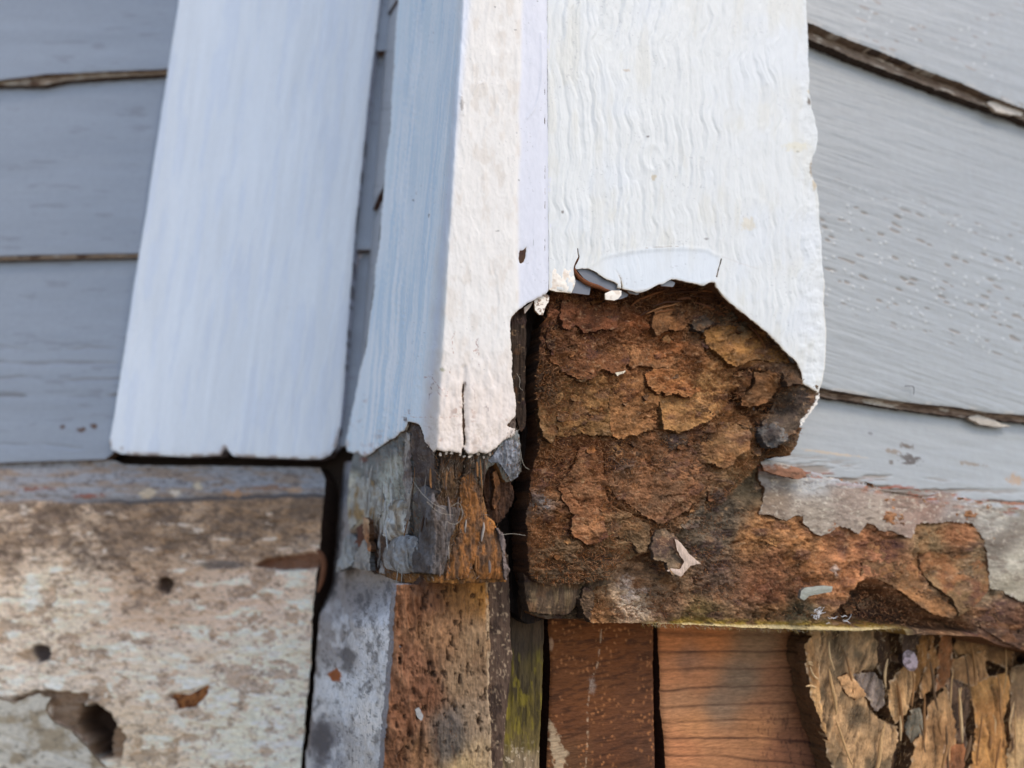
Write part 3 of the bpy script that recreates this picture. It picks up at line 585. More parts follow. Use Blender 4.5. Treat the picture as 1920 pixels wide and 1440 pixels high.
def cOB(x, y, d):
    v = rings(x, y)
    c = lin(idw([(1260, 1205, (182, 112, 66)), (1330, 1200, (176, 108, 62)), (1420, 1205, (132, 100, 72)), (1500, 1210, (150, 100, 64)), (1290, 1240, (140, 98, 72)), (1260, 1265, (188, 122, 78)), (1310, 1270, (176, 116, 76)), (1390, 1275, (122, 98, 76)), (1460, 1270, (142, 96, 66)),
                 (1280, 1310, (166, 118, 82)), (1350, 1320, (128, 102, 80)), (1440, 1330, (140, 96, 66)), (1300, 1360, (176, 122, 80)), (1420, 1360, (152, 104, 68)), (1280, 1400, (172, 114, 76)), (1350, 1410, (160, 110, 74)), (1480, 1400, (120, 78, 54)), (1530, 1420, (108, 70, 50)), (1530, 1330, (118, 74, 48))], x, y, 20))
    for yy, am, w in ((1223, .75, 2.6), (1258, .6, 2.2), (1295, .6, 2.2), (1328, .5, 2.4), (1358, .6, 1.5), (1393, .8, 2.4), (1412, .35, 1.4), (1432, .6, 2.2), (1190, .4, 3), (1275, .25, 1.2), (1345, .2, 1.2), (1376, .3, 1.2)):
        c = mix(c, lin((62, 36, 26)), am * 1.2 * np.exp(-((v - yy) / w) ** 2) * (.55 + .6 * vn(x / 40, y * 0 + yy, 3)))
    c = mix(c, lin((60, 36, 26)), ss(.3, .5, fbm(x / 4, y / 12, 3, 133)) * ss(1380, 1440, x) * ss(1310, 1360, y) * .6)
    c = c * (1.06 + .3 * fbm(x / 60, v / 4, 4, 135, .65))[:, None]
    c = mix(c, lin((88, 50, 32)), ss(1240, 1232, x + 3 * fbm(x / 9, y / 9, 3, 4)) * .8); return c
def hOB(x, y, d):
    v = rings(x, y); h = .22 * fbm(x / 60, v / 5, 4, 137)
    for yy in (1223, 1258, 1295, 1328, 1358, 1393, 1432): h = h - .35 * np.exp(-((v - yy) / 2.2) ** 2)
    return h - 1.2 * np.exp(-d / 4)
sheet('block_face', ob, PB5, [(1234, 1120), (1700, 1120), (1700, 1480), (1700, 2000), (1246, 2000), (1252, 1480), (1250, 1430), (1247, 1380), (1240, 1330), (1240, 1260), (1236, 1200)], 2.0, (1.5, 9), -1, hOB, cOB, M_FIBH, 25, (60, 36, 24))

sp = thing('splintered_stud', 'tan splintered stud with torn fibres and a nail head, lower right corner', 'stud', pt(PB5, 1720, 1440))
def splint(poly, c1, c2, off, seed, lean=0.0, th=7, dome=1.5, label=None):
    cx = sum(p[0] for p in poly) / len(poly); poly = [(p[0] + (3.2 if p[0] > cx else -3.2), p[1]) for p in poly]
    def hf(x, y, d):
        u = x - lean * (y - 1300); return 1.3 * fbm(u / 6 + .8 * fbm(x / 30, y / 50, 2, seed), y / 90, 5, seed, .6) + .9 * ridge(u / 12, y / 130, 3, seed + 2) + 1.4 * fbm(x / 26, y / 30, 4, seed + 5, .6)
    def cf(x, y, d):
        u = x - lean * (y - 1300); a = fbm(u / 6 + .8 * fbm(x / 30, y / 50, 2, seed), y / 90, 5, seed, .6)
        c = mix(flat(c1, x) * 1.08, lin(c2), ss(-.25, .45, fbm(x / 35, y / 45, 4, seed + 7))); c = c * [.93, .90, .88]; c = c * (1 + .6 * a + .4 * fbm(x / 16, y / 14, 4, seed + 8, .7))[:, None]
        c = mix(c, lin((52, 38, 28)), ss(-.28, -.5, a) * .6)
        return mix(c, lin((214, 190, 158)), ss(4, 0, d) * ss(0, .4, fbm(x / 9, y / 9, 2, seed)) * .6)
    return sheet('wood_splinter', sp, PB5, poly, 1.8, (5.0, 14), off, hf, cf, M_FIB, th, (92, 66, 44), seed=seed, dome=dome, label=label)
sheet('stud_body', sp, PB5, ZS((150, 60), (5200, 60), (5200, 3200), (420, 3200), (430, 1309), (260, 900)), 3, (3, 20), 0, lambda x, y, d: 1.5 * ridge(x / 18, y / 80, 4, 5), lambda x, y, d: mix(mix(flat((146, 108, 72), x), lin((92, 68, 50)), ss(-.3, .3, fbm(x / 12, y / 70, 4, 5))), lin((44, 30, 22)), ss(.0, -.5, ridge(x / 18, y / 80, 4, 5))), M_FIB, 20, (60, 40, 28))
splint(ZS((215, 150), (700, 150), (740, 400), (710, 500), (560, 540), (650, 700), (700, 880), (905, 980), (900, 1120), (830, 1330), (860, 2400), (500, 2400), (400, 1330), (290, 1000), (200, 700), (190, 590), (160, 440), (150, 320)), (186, 150, 108), (124, 104, 78), 12, 141, -.22, 10, 2.5)
splint(ZS((150, 300), (220, 220), (240, 480), (270, 900), (330, 1100), (300, 1060), (200, 720), (180, 520)), (190, 150, 102), (160, 120, 78), 15, 142, -.2, 5)
splint(ZS((430, 580), (520, 540), (640, 720), (560, 760), (500, 700)), (206, 160, 112), (170, 128, 86), 15, 143, -.5, 4)
splint(ZS((560, 550), (700, 530), (790, 640), (780, 800), (700, 860), (640, 700)), (150, 134, 122), (110, 98, 88), 13, 144, -.3, 5, label='greyed splinter')
splint(ZS((840, 600), (960, 470), (1035, 560), (1000, 700), (980, 830), (900, 960), (840, 830)), (202, 162, 114), (168, 128, 84), 13, 145, .1, 9)
splint(ZS((1090, 200), (1190, 200), (1150, 420), (1110, 600), (1060, 700), (1030, 600), (1070, 420)), (150, 106, 60), (112, 80, 50), 9, 146, .2, 8)
splint(ZS((1200, 210), (1270, 210), (1260, 480), (1200, 640), (1130, 740), (1080, 730), (1110, 600), (1170, 400)), (190, 142, 92), (150, 106, 62), 10, 147, .15, 8)
splint(ZS((1260, 210), (1345, 220), (1340, 480), (1290, 640), (1200, 700), (1240, 560)), (172, 116, 74), (140, 92, 56), 12, 148, .12, 8)
splint(ZS((1000, 840), (1055, 815), (1120, 960), (1100, 1040), (1030, 1115), (995, 1040)), (128, 122, 106), (96, 90, 78), 9, 149, 0, 6, label='greyed splinter')
splint(ZS((1180, 820), (1290, 640), (1350, 900), (1365, 1100), (1300, 1330), (1320, 2400), (1040, 2400), (1010, 1330), (1060, 1110), (1150, 960)), (188, 146, 100), (150, 112, 74), 10, 150, -.05, 9)
splint(ZS((1370, 420), (1600, 350), (1630, 560), (1500, 650), (1340, 560)), (178, 136, 92), (136, 102, 70), 11, 151, .3, 8)
splint(ZS((1300, 560), (1500, 630), (1510, 800), (1440, 1000), (1480, 1180), (1400, 1120), (1340, 860)), (118, 92, 72), (82, 64, 52), 9, 152, 0, 7)
splint(ZS((1520, 640), (1690, 560), (1820, 540), (1815, 760), (1790, 1000), (1810, 1330), (1840, 2400), (1560, 2400), (1520, 1330), (1560, 1060), (1560, 850)), (200, 148, 88), (170, 122, 72), 12, 153, .12, 10, 2.5)
splint(ZS((1850, 480), (2400, 400), (2600, 1309), (2600, 2400), (1880, 2400), (1835, 1330), (1860, 900)), (200, 166, 118), (140, 112, 82), 13, 154, 0, 10, 2.5)
splint(ZS((1400, 240), (1700, 310), (1840, 340), (1830, 520), (1620, 420), (1380, 410), (1380, 300)), (160, 122, 80), (112, 84, 56), 10, 155, .8, 8)
splint(ZS((1300, 1120), (1420, 1110), (1480, 1200), (1440, 1330), (1450, 2300), (1330, 2300), (1290, 1330)), (162, 106, 68), (120, 80, 54), 11, 156, 0, 6)
splint(ZS((650, 170), (760, 190), (780, 330), (790, 560), (750, 580), (720, 400)), (110, 84, 62), (80, 60, 46), 6, 157, 0, 6)
splint(ZS((930, 170), (1060, 180), (1080, 300), (1030, 420), (950, 380)), (104, 84, 70), (76, 60, 50), 8, 158, 0, 8)
rs = np.random.RandomState(21)
for i in range(34):
    x0 = rs.uniform(1535, 1915); y0 = rs.uniform(1195, 1400); L_ = rs.uniform(25, 110); ln_ = rs.normal(-.02 if x0 > 1650 else .22, .12)
    cc = [(196, 156, 108), (160, 118, 76), (210, 176, 130), (110, 84, 60), (140, 100, 62)][i % 5]
    if sdf(ZS((215, 150), (1900, 150), (1920, 1309), (400, 1309)), np.array([x0]), np.array([y0]))[0] < -8:
        strand('wood_sliver', sp, P_(PB5, [(x0 + ln_ * L_ * k / 3 + rs.uniform(-3.5, 3.5), y0 + L_ * k / 3) for k in range(4)], 14.5), rs.uniform(.3, 1.0), cc, M_FIB)
nl_ = thing('nail', 'round grey-purple nail head sticking out of the splintered stud', 'nail', pt(PB5, 1709, 1239, 9))
nl = sheet('nail_head', nl_, PB5, [(1709 + 14 * math.cos(t) + 3 * math.sin(t), 1239 + 20 * math.sin(t)) for t in np.linspace(0, 6.1, 18)], 1.3, (.8, 5), 19, lambda x, y, d: .25 * fbm(x / 4, y / 4, 3, 3),
      lambda x, y, d: mix(flat((166, 146, 150), x), lin((96, 78, 78)), ss(-.1, .4, fbm(x / 6, y / 6, 3, 4))), M_METAL, 10, (70, 56, 52), dome=.7, taper=.5)
fibres('torn_fibres', sp, PB5, ZS((160, 200), (1900, 300), (1920, 1309), (390, 1309)), 2600, 14, (.8, 3.5), .08, ((196, 156, 108), (160, 120, 78), (214, 182, 140), (120, 88, 60)), (1.57, .4), .7, 5, mat=M_FIB)
for i, (a, b) in enumerate([([(1526, 1248), (1514, 1244), (1518, 1240), (1530, 1247)], 0), ([(1532, 1290), (1520, 1285), (1511, 1287)], 0), ([(1536, 1275), (1524, 1266), (1519, 1250)], 0)]):
    strand('torn_sliver', sp, P_(PB5, a, 14 + i), .55, (206, 172, 128), M_FIB)

# ================================================================== SILL BEAM behind the boards
PM = PB.moved(-13)
sb = thing('sill_beam', 'rotten horizontal sill beam, orange-brown under flaking grey paint, running right below the hole', 'beam', pt(PM, 1450, 1185))
cav = [(1604, 1092), (1622, 1084), (1645, 1090), (1668, 1104), (1690, 1116), (1712, 1132), (1740, 1146), (1770, 1158), (1800, 1160), (1836, 1190), (1780, 1188), (1690, 1176), (1600, 1172), (1560, 1164), (1574, 1136), (1594, 1122)]
def lowlip(x): return 1166 + .022 * (x - 1200)
def offM(x, y):
    o = idw([(1000, 1120, 1.5), (1100, 1130, 0), (1250, 1120, 2), (1250, 1050, 0), (1350, 960, -3), (1430, 890, -8), (1440, 1060, 0), (1560, 1000, -4), (1560, 1080, 3), (1520, 1140, 1), (1650, 1000, -3), (1700, 1060, 4),
             (1780, 1020, 1), (1800, 1110, 6), (1850, 1050, 0), (1900, 1150, 8), (1880, 1100, 2), (1700, 920, -7), (1900, 960, -4), (1300, 1150, -2), (1450, 1160, -3)], x, y, 20)[..., 0]
    return o
def rotH(x, y, s, k=1.0):
    """layered flaky rot: stepped cells, fibres and pits (mm)"""
    wx = 9 * fbm(x / 24, y / 24, 4, s + 1, .6); wy = 9 * fbm(x / 24, y / 24, 4, s + 2, .6)
    f1, f2, c1 = worley((x + wx) / 42, (y + wy) / 26, s); g1, g2, c2 = worley((x + wx * 1.4) / 15, (y + wy * 1.4) / 10, s + 3)
    h = (c1 - .5) * 1.9 * ss(.0, .08, f2 - f1) + (c2 - .5) * .8 * ss(0, .1, g2 - g1)
    h = h * .7; an = 3.0 * fbm(x / 45, y / 45, 3, s + 12); u = x * np.cos(an) + y * np.sin(an); v = -x * np.sin(an) + y * np.cos(an)
    fb = ridge(v / 4.5, u / 26, 3, s + 14, .6)
    cv = ss(.82, .98, ridge(x / 46 + .9 * fbm(x / 26, y / 26, 4, s + 21, .6), y / 30 + .9 * fbm(x / 26, y / 26, 4, s + 22, .6), 1, s + 23)) * ss(.35, .6, vn(x / 40, y / 40, s + 24))
    h = h - 1.9 * cv + 1.2 * abs(fbm(x / 30, y / 22, 4, s + 25, .6))
    return k * (h + 1.5 * fbm(x / 22, y / 16, 5, s + 4, .66) + .50 * fbm(x / 4.5, y / 3.5, 3, s + 5, .7) + .35 * fb)
def rotC(c, x, y, s, k=1.0):
    a = fbm(x / 20, y / 14, 5, s + 6, .68); b = fbm(x / 60, y / 50, 4, s + 7)
    lum = c.mean(-1, keepdims=True); c = c * [.76, .78, .69] + lum * .05
    c = c * 1.22 * (1 + k * (1.0 * a + .60 * b + .28 * fbm(x / 5, y / 4, 3, s + 15, .7)))[:, None]
    c = mix(c, lin((168, 108, 56)), ss(.22, .5, fbm(x / 34, y / 26, 4, s + 8)) * .20 * k)
    c = mix(c, lin((70, 46, 50)), ss(.22, .5, fbm(x / 40, y / 22, 4, s + 9)) * .45 * k)
    return mix(c, lin((190, 152, 114)), ss(.25, .6, fbm(x / 9, y / 6, 4, s + 10, .7)) * .5 * k)
def hM(x, y, d):
    h = rotH(x, y, 201, 1.35) + 1.6 * fbm(x / 50, y / 34, 3, 203)
    h = h - 14 * ss(3, -9, sdf(cav, x, y) + 4 * fbm(x / 12, y / 12, 3, 7))
    h = h * ss(-14, 10, lowlip(x) - y) + 1.0 * np.exp(-((y - lowlip(x) - 6) / 5) ** 2) * ss(1180, 1240, x) * ss(1720, 1680, x)
    return h - 1.6 * ss(3, 0, linedist([(1614, 880 + 100), (1660, 1010), (1716, 1000), (1722, 1060), (1716, 1110)], x, y)) - 3 * ss(6, 0, linedist([(1846, 1004), (1852, 1050), (1856, 1100), (1858, 1140), (1880, 1180)], x, y) + 2 * fbm(x / 8, y / 8, 3, 6))
def cM(x, y, d):
    c = lin(idw([(1000, 1120, (84, 66, 54)), (1060, 1140, (88, 68, 54)), (1120, 1150, (130, 84, 50)), (1190, 1090, (150, 104, 76)), (1180, 1120, (206, 172, 150)), (1260, 1130, (120, 84, 62)), (1250, 1070, (112, 80, 58)), (1330, 1010, (92, 74, 62)), (1350, 960, (84, 68, 58)),
                 (1400, 900, (96, 76, 58)), (1340, 1080, (110, 80, 66)), (1420, 1010, (152, 98, 56)), (1450, 1060, (150, 92, 60)), (1440, 1110, (136, 80, 56)), (1500, 1030, (160, 102, 58)), (1520, 1090, (172, 106, 64)), (1580, 1010, (156, 98, 62)), (1590, 1060, (176, 108, 66)), (1640, 1040, (160, 98, 66)),
                 (1700, 1080, (162, 104, 70)), (1740, 1020, (128, 96, 66)), (1760, 1100, (140, 100, 70)), (1800, 1010, (150, 92, 58)), (1830, 1040, (120, 92, 68)), (1840, 1100, (126, 100, 76)), (1780, 1150, (146, 96, 64)), (1860, 1160, (92, 60, 48)), (1900, 1180, (110, 68, 48)),
                 (1640, 1150, (84, 60, 44)), (1700, 1165, (76, 52, 40)), (1300, 1160, (112, 84, 46)), (1440, 1150, (110, 78, 52)), (1500, 1155, (108, 88, 66))], x, y, 15))
    c = c * [.90, .98, 1.0] + c.mean(-1, keepdims=True) * .06; c = 1.12 * rotC(c, x, y, 211, 1.0)
    lip = y - lowlip(x)
    c = mix(c, lin((150, 122, 52)), ss(-14, -2, lip) * ss(1180, 1260, x) * ss(1720, 1660, x) * ss(-.4, .2, fbm(x / 20, y / 8, 3, 4)) * .9)
    c = mix(c, lin((214, 190, 140)), ss(-1, 3, lip + 3 * fbm(x / 14, y / 14, 3, 5)) * ss(1180, 1260, x) * ss(1720, 1660, x) * .85)
    c = mix(c, lin((64, 44, 32)), ss(2, -8, sdf(cav, x, y)) * .5)
    for (a, b, rx, ry) in ((1180, 1120, 18, 12), (1170, 1090, 16, 14), (1562, 1067, 8, 10), (1210, 1108, 14, 6)):
        c = mix(c, lin((214, 190, 172)), ss(1.2, .4, np.hypot((x - a) / rx, (y - b) / ry) + .8 * fbm(x / 6, y / 5, 3, 3)) * .7)
    return c
sheet('rotten_face', sb, PM, [(985, 990), (1200, 980), (1330, 900), (1400, 858), (1440, 862), (1540, 888), (1680, 918), (1840, 940), (1920, 950), (2300, 1010), (2700, 1070), (2700, 1330), (2300, 1290), (1990, 1236), (1920, 1216), (1880, 1212), (1840, 1194), (1770, 1190), (1700, 1190), (1692, 1178), (1600, 1182),
      (1500, 1180), (1400, 1176), (1300, 1171), (1200, 1168), (1110, 1168), (1096, 1160), (1020, 1160), (994, 1150), (986, 1080)], 1.5, (2.2, 9), offM, hM, cM, M_ROT, 22, lambda x, y: mix(flat((92, 62, 38), x), lin((168, 140, 70)), ss(1190, 1260, x) * ss(1720, 1680, x) * .6), seed=4)
# old grey paint still bridging the top of the beam, then bare grey weathered band
gband = Z8((60, 565), (180, 575), (290, 600), (370, 625), (450, 650), (560, 668), (700, 690), (900, 700), (1000, 712), (1080, 745), (1291, 752), (2600, 960), (2600, 1250), (1291, 1215), (1240, 1190), (1200, 1165), (1140, 1150), (1132, 1030), (1118, 925), (1060, 850), (980, 840), (800, 848), (772, 925), (735, 905), (690, 885), (640, 885), (600, 855), (570, 850),
           (520, 895), (490, 870), (440, 862), (400, 885), (350, 905), (300, 880), (272, 850), (262, 815), (235, 806), (190, 832), (130, 815), (70, 800), (90, 690), (60, 640))
def cG(x, y, d):
    c = lin(idw([(1440, 890, (150, 142, 136)), (1450, 940, (134, 116, 98)), (1520, 960, (158, 144, 128)), (1520, 900, (172, 170, 166)), (1600, 930, (150, 132, 118)), (1640, 970, (162, 146, 130)), (1700, 950, (148, 124, 108)), (1740, 940, (140, 112, 96)), (1800, 960, (152, 140, 130)), (1860, 980, (160, 154, 142)),
                 (1900, 1050, (170, 162, 144)), (1900, 1100, (150, 140, 120)), (1880, 1020, (110, 100, 88))], x, y, 14))
    c = mix(c, lin((108, 92, 80)), ss(.05, .4, fbm(x / 18, y / 8, 5, 221, .7)) * .6)
    c = mix(c, lin((204, 192, 172)), ss(.2, .45, fbm(x / 7, y / 6, 4, 223, .7)) * .5)
    e = y - (868 + .17 * (x - 1440))
    c = mix(c, lin((150, 92, 66)), ss(.12, .3, fbm(x / 24, y / 7, 3, 225)) * ss(30, 14, e) * .75)
    c = mix(c, lin((172, 176, 180)), ss(.0, .3, fbm(x / 40, y / 9, 3, 227)) * ss(30, 6, e) * .7); return c
sheet('weathered_layer', sb, PM, gband, 1.7, (5.0, 11), lambda x, y: offM(x, y) + 2.4, lambda x, y, d: .6 * fbm(x / 26, y / 10, 5, 229, .65) + .35 * (worley(x / 16, y / 6, 9)[2] - .5) + .25 * fbm(x / 4, y / 4, 3, 230), cG, M_WEATH, 2.2, (112, 82, 58), dome=.8, seed=6)
sheet('paint_flake', sb, PM, Z8((75, 560), (130, 552), (200, 575), (270, 592), (292, 632), (250, 640), (140, 620), (90, 600)), 1.5, (1.5, 7), 1.5, lambda x, y, d: .5 * fbm(x / 12, y / 8, 3, 2), lambda x, y, d: mix(mix(flat((176, 168, 158), x), lin((146, 104, 80)), ss(869, 878, y + 12 * fbm(x / 14, y / 9, 4, 3))), lin((96, 74, 60)), ss(.1, .4, fbm(x / 8, y / 5, 4, 6)) * .6), M_WEATH, 1.6, (96, 66, 46), dome=1.2)
sheet('paint_flake', sb, PM, [(1505, 1108), (1512, 1102), (1548, 1098), (1564, 1100), (1562, 1110), (1548, 1112), (1520, 1118), (1510, 1126), (1502, 1122)], 1.4, (1, 6), 10, None, (150, 150, 138), M_WEATH, 1.5, (110, 100, 88), dome=.8, label='loose grey-green paint chip')
rs = np.random.RandomState(3)
for i in range(26):
    x0 = rs.uniform(1518, 1592); y0 = 1168 - rs.uniform(0, 14) - 8 * (x0 < 1540); L_ = rs.uniform(6, 22); t = rs.normal(-.25, .5) if i > 8 else rs.normal(-1.5, .3)
    if i <= 8: x0 = rs.uniform(1524, 1536); y0 = 1160
    strand('mould_thread', sb, P_(PM, [(x0 + L_ * k / 3 * math.cos(t) + rs.uniform(-2, 2), y0 + L_ * k / 3 * math.sin(t) + rs.uniform(-2.5, 2.5)) for k in range(4)], offM(np.array([x0]), np.array([y0]))[0] + 1.5), rs.uniform(.08, .22), (206, 204, 204), M_WEATH)
def flake(par, name, poly, off, c1, c2, seed, th=2.5, dome=1.0, edge=(2.4, 8), label=None, surf=PB, hk=.55, tilt=None, mat=None, ck=.9, step=1.35):
    cx = np.mean([q[0] for q in poly]); cy = np.mean([q[1] for q in poly])
    of = off if tilt is None else (lambda x, y: (off(x, y) if callable(off) else off) + tilt[0] * (x - cx) / 50 + tilt[1] * (y - cy) / 50)
    return sheet(name, par, surf, poly, step, edge, of, lambda x, y, d: rotH(x, y, seed, hk) + .5 * ss(6, 0, d), lambda x, y, d: rotC(mix(flat(c1, x), lin(c2), ss(-.2, .35, fbm(x / 30, y / 22, 3, seed + 20))), x, y, seed + 3, ck),
                 mat or M_ROT, th, tuple(int(v * .62) for v in c1), label=label, dome=dome, seed=seed)
flake(sb, 'wood_flake', Z8((530, 1090), (560, 940), (650, 900), (760, 930), (800, 1000), (790, 1100), (900, 1200), (985, 1250), (960, 1290), (870, 1270), (800, 1230), (740, 1180), (680, 1140), (620, 1110)), lambda x, y: offM(x, y) - 12.6 + 1.6 * ((y - 1080) - .4 * (x - 1700)) / 60, (152, 104, 66), (116, 82, 56), 231, 3, .5)
flake(sb, 'wood_flake', Z8((800, 860), (900, 850), (980, 850), (1060, 870), (1110, 960), (1130, 1100), (1120, 1170), (1040, 1250), (990, 1280), (960, 1200), (860, 1130), (800, 1050)), lambda x, y: offM(x, y) - 12.4 + 1.6 * (y - 1070) / 70, (138, 104, 72), (140, 92, 58), 232, 3, .5)
flake(sb, 'wood_flake', Z8((1060, 1290), (1100, 1220), (1180, 1170), (1291, 1220), (1500, 1260), (1500, 1440), (1291, 1440), (1180, 1390), (1090, 1330)), lambda x, y: offM(x, y) - 12.6 + 1.8 * (y - 1170 - .3 * (x - 1880)) / 60, (116, 80, 58), (88, 62, 50), 233, 4, .8)
flake(sb, 'wood_flake', Z8((50, 830), (110, 815), (190, 850), (250, 900), (230, 980), (150, 960), (60, 920), (30, 870)), lambda x, y: offM(x, y) - 12.8 + 1.2 * (y - 1000) / 30, (164, 116, 70), (144, 96, 60), 234, 3, 1.0)
fibres('loose_fibres', sb, PM, [(1100, 1010), (1430, 950), (1850, 1000), (1880, 1180), (1200, 1165), (1100, 1150)], 11000, lambda x, y: offM(x, y) + .3, (.5, 2.0), .11, ((176, 116, 74), (130, 86, 56), (196, 146, 106), (90, 60, 42)), None, .8, 6)
fibres('lip_fibres', sb, PM, [(1200, 1164), (1500, 1174), (1690, 1170), (1692, 1182), (1500, 1186), (1200, 1174)], 700, lambda x, y: offM(x, y) + .5, (.5, 1.8), .06, ((214, 190, 130), (196, 160, 84), (226, 210, 180)), (-1.3, .7), .5, 7)

# ================================================================== RIGHT CORNER BOARD with the rotten hole
rb = thing('corner_board', 'wide white rippled corner board with a large rotten brown hole at its foot', 'board', pt(PB, 1250, 1090))
holeR = Z7((1260, 520), (1250, 520), (1228, 506), (1205, 490), (1200, 450), (1183, 412), (1168, 396), (1150, 383), (1120, 350), (1080, 308), (1040, 272), (1000, 240), (960, 208), (920, 178), (895, 150), (870, 118), (858, 100)) 
holeT = [(1340, 530), (1332, 529), (1318, 536), (1305, 533), (1295, 531), (1282, 528), (1268, 524), (1258, 524), (1250, 528), (1242, 533), (1234, 534), (1227, 537), (1219, 542), (1213, 545), (1204, 548), (1194, 549), (1184, 546), (1177, 544), (1167, 542)]
gap1 = [(1157, 540), (1157, 533), (1151, 529), (1144, 526), (1137, 524), (1130, 521), (1122, 514), (1112, 508), (1102, 504), (1092, 503), (1083, 505), (1078, 504), (1080, 497), (1085, 487), (1087, 481), (1085, 474), (1084, 465), (1082, 466), (1083, 475), (1084, 482), (1080, 490), (1076, 499), (1076, 508), (1077, 518), (1079, 528), (1076, 540), (1072, 549), (1055, 546), (1040, 544), (1031, 543)]
edgeR = [(1503, -420), (1511, -40), (1512, 20), (1515, 70), (1516, 120), (1518, 150), (1517, 172), (1521, 190), (1521, 202), (1527, 220), (1532, 240), (1534, 262), (1530, 282), (1523, 296), (1521, 318), (1523, 332), (1531, 348), (1536, 375), (1536, 410), (1540, 450), (1541, 490), (1546, 530), (1545, 570), (1549, 620), (1548, 660), (1547, 690), (1543, 712), (1538, 728), (1534, 738)]
filmP = [(1024, -420), (1026, 0), (1027, 200), (1028, 400), (1029, 500), (1029, 543)] + gap1[::-1] + holeT[::-1] + holeR[::-1][1:] + edgeR[::-1]
lift = [(1094, 505), (1130, 480), (1180, 470), (1215, 466), (1245, 464), (1280, 463), (1323, 466), (1352, 480), (1347, 505), (1342, 532), (1250, 540), (1180, 550), (1150, 535)]
def ripple(x, y):
    def comb(w, wx, s):
        ph = (x + wx + .00008 * (y - 500) * (x - 1000)) / w; k = np.floor(ph); f = ph - k
        return ss(0, .38, f) * ss(1, .7, f) * (.15 + .95 * vn(k * 3.17 + s, y / 70 + k * .7, s))
    wx = 17 * fbm(x / 110, y / 90, 3, 241) + 7 * fbm(x / 34, y / 40, 3, 242)
    h = .54 * comb(23, wx, 3) + .26 * comb(11.5, wx * 1.2, 5) * ss(.2, .8, vn(x / 60, y / 90, 9)) + .16 * comb(5, wx, 7)
    return h + .12 * fbm(x / 5, y / 9, 4, 246, .65) + .25 * fbm(x / 40, y / 60, 3, 245)
def knot(x, y, a, b, r):
    q = np.hypot((x - a), (y - b) * .8); return .5 * np.exp(-((q - r) / 5) ** 2) - .35 * np.exp(-(q / (r * .7)) ** 2)
def hF(x, y, d):
    L = ss(6, -10, sdf(lift, x, y)); ed = ss(0, 34, d)
    h = ripple(x, y) * (1 - .65 * L) * (1 - .75 * ss(1440, 1500, x) * ss(520, 100, y)) * (.5 + .5 * ed)
    h = h + .45 * knot(x, y, 1222, 296, 19) + .25 * knot(x, y, 1405, 395, 22)
    h = h + L * .5 * np.exp(-((sdf(lift, x, y)) / 5) ** 2) + L * .5 * ss(470, 535, y)
    h = h - .9 * np.exp(-((x - (1026 + .006 * y)) / 5) ** 2) * 0
    h = h + .5 * fbm(x / 16, y / 14, 4, 247) * ss(1478, 1520, x)
    return h - .15 * np.exp(-d / 1.2) + .18 * np.exp(-((d - 5) / 3) ** 2) * ss(500, 560, y) * fbm(x / 20, y / 20, 2, 4)
def cF(x, y, d):
    c = flat((226, 227, 224), x)
    c = c * (1 + .022 * fbm(x / 60, y / 90, 3, 251))[:, None]
    c = mix(c, lin((218, 214, 200)), ss(.0, .5, fbm(x / 22, y / 90, 4, 253)) * .4)
    c = mix(c, lin((220, 226, 234)), ss(.05, .5, fbm(x / 90, y / 90, 3, 255)) * .25)
    c = mix(c, lin((212, 224, 238)), ss(4, -8, sdf(lift, x, y) + 4 * fbm(x / 9, y / 9, 2, 3)) * ss(1090, 1170, x) * .35)
    c = mix(c, lin((172, 172, 174)), ss(.50, .66, fbm(x / 4, y / 3, 3, 257)) * .5 * ss(.4, .8, vn(x / 40, y / 50, 8)))
    for (a, b, rx, ry, k) in ((1517, 190, 3.5, 9, (92, 74, 52)), (1489, 277, 4, 3, (96, 86, 74)), (1496, 284, 3, 2, (120, 108, 92)), (1521, 318, 4, 14, (150, 132, 110)), (1213, 257, 4, 2, (120, 112, 108)), (1225, 333, 5, 6, (200, 186, 160)), (1176, 132, 6, 3, (206, 192, 176)), (1518, 172, 4, 6, (206, 190, 160)),
                              (1402, 420, 12, 14, (222, 214, 196)), (1493, 275, 22, 9, (226, 220, 200)), (1527, 345, 5, 12, (206, 188, 158)), (1054, 398, 2, 3, (120, 114, 108)), (1324, 448, 4, 2, (140, 136, 132))):
        c = mix(c, lin(k), ss(1.25, .6, np.hypot((x - a) / rx, (y - b) / ry) + .6 * fbm(x / 4, y / 4, 3, 3)) * .85)
    c = mix(c, lin((214, 200, 178)), ss(3.0, .5, d) * ss(500, 540, y) * .55)
    c = mix(c, lin((216, 214, 210)), ss(1.6, .4, linedist([(1352, 480), (1390, 495), (1420, 504)], x, y)) * .8)
    c = mix(c, lin((170, 160, 150)), ss(1.2, .3, linedist([(1210, 466), (1240, 463.5), (1272, 462)], x, y) + 1.5 * (vn(x / 9, y, 4) > .6)) * .8)
    return c * .86
crack1 = [(1351, 484), (1353.5, 486), (1350, 498), (1347, 508), (1344, 521), (1341.6, 519), (1345, 506), (1348, 496)]
crack2 = [(1154, 507), (1160, 515), (1164, 523), (1166.5, 540), (1164, 541), (1162.4, 524), (1158.5, 517)]
sheet('paint_film', rb, PB, filmP, 1.6, (.8, 7), 0, hF, cF, M_PAINT, .7, lambda x, y: mix(flat((226, 214, 192), x), lin((112, 84, 60)), ss(-.1, .3, fbm(x / 9, y / 9, 3, 259))), holes=[crack1, crack2], seed=9)
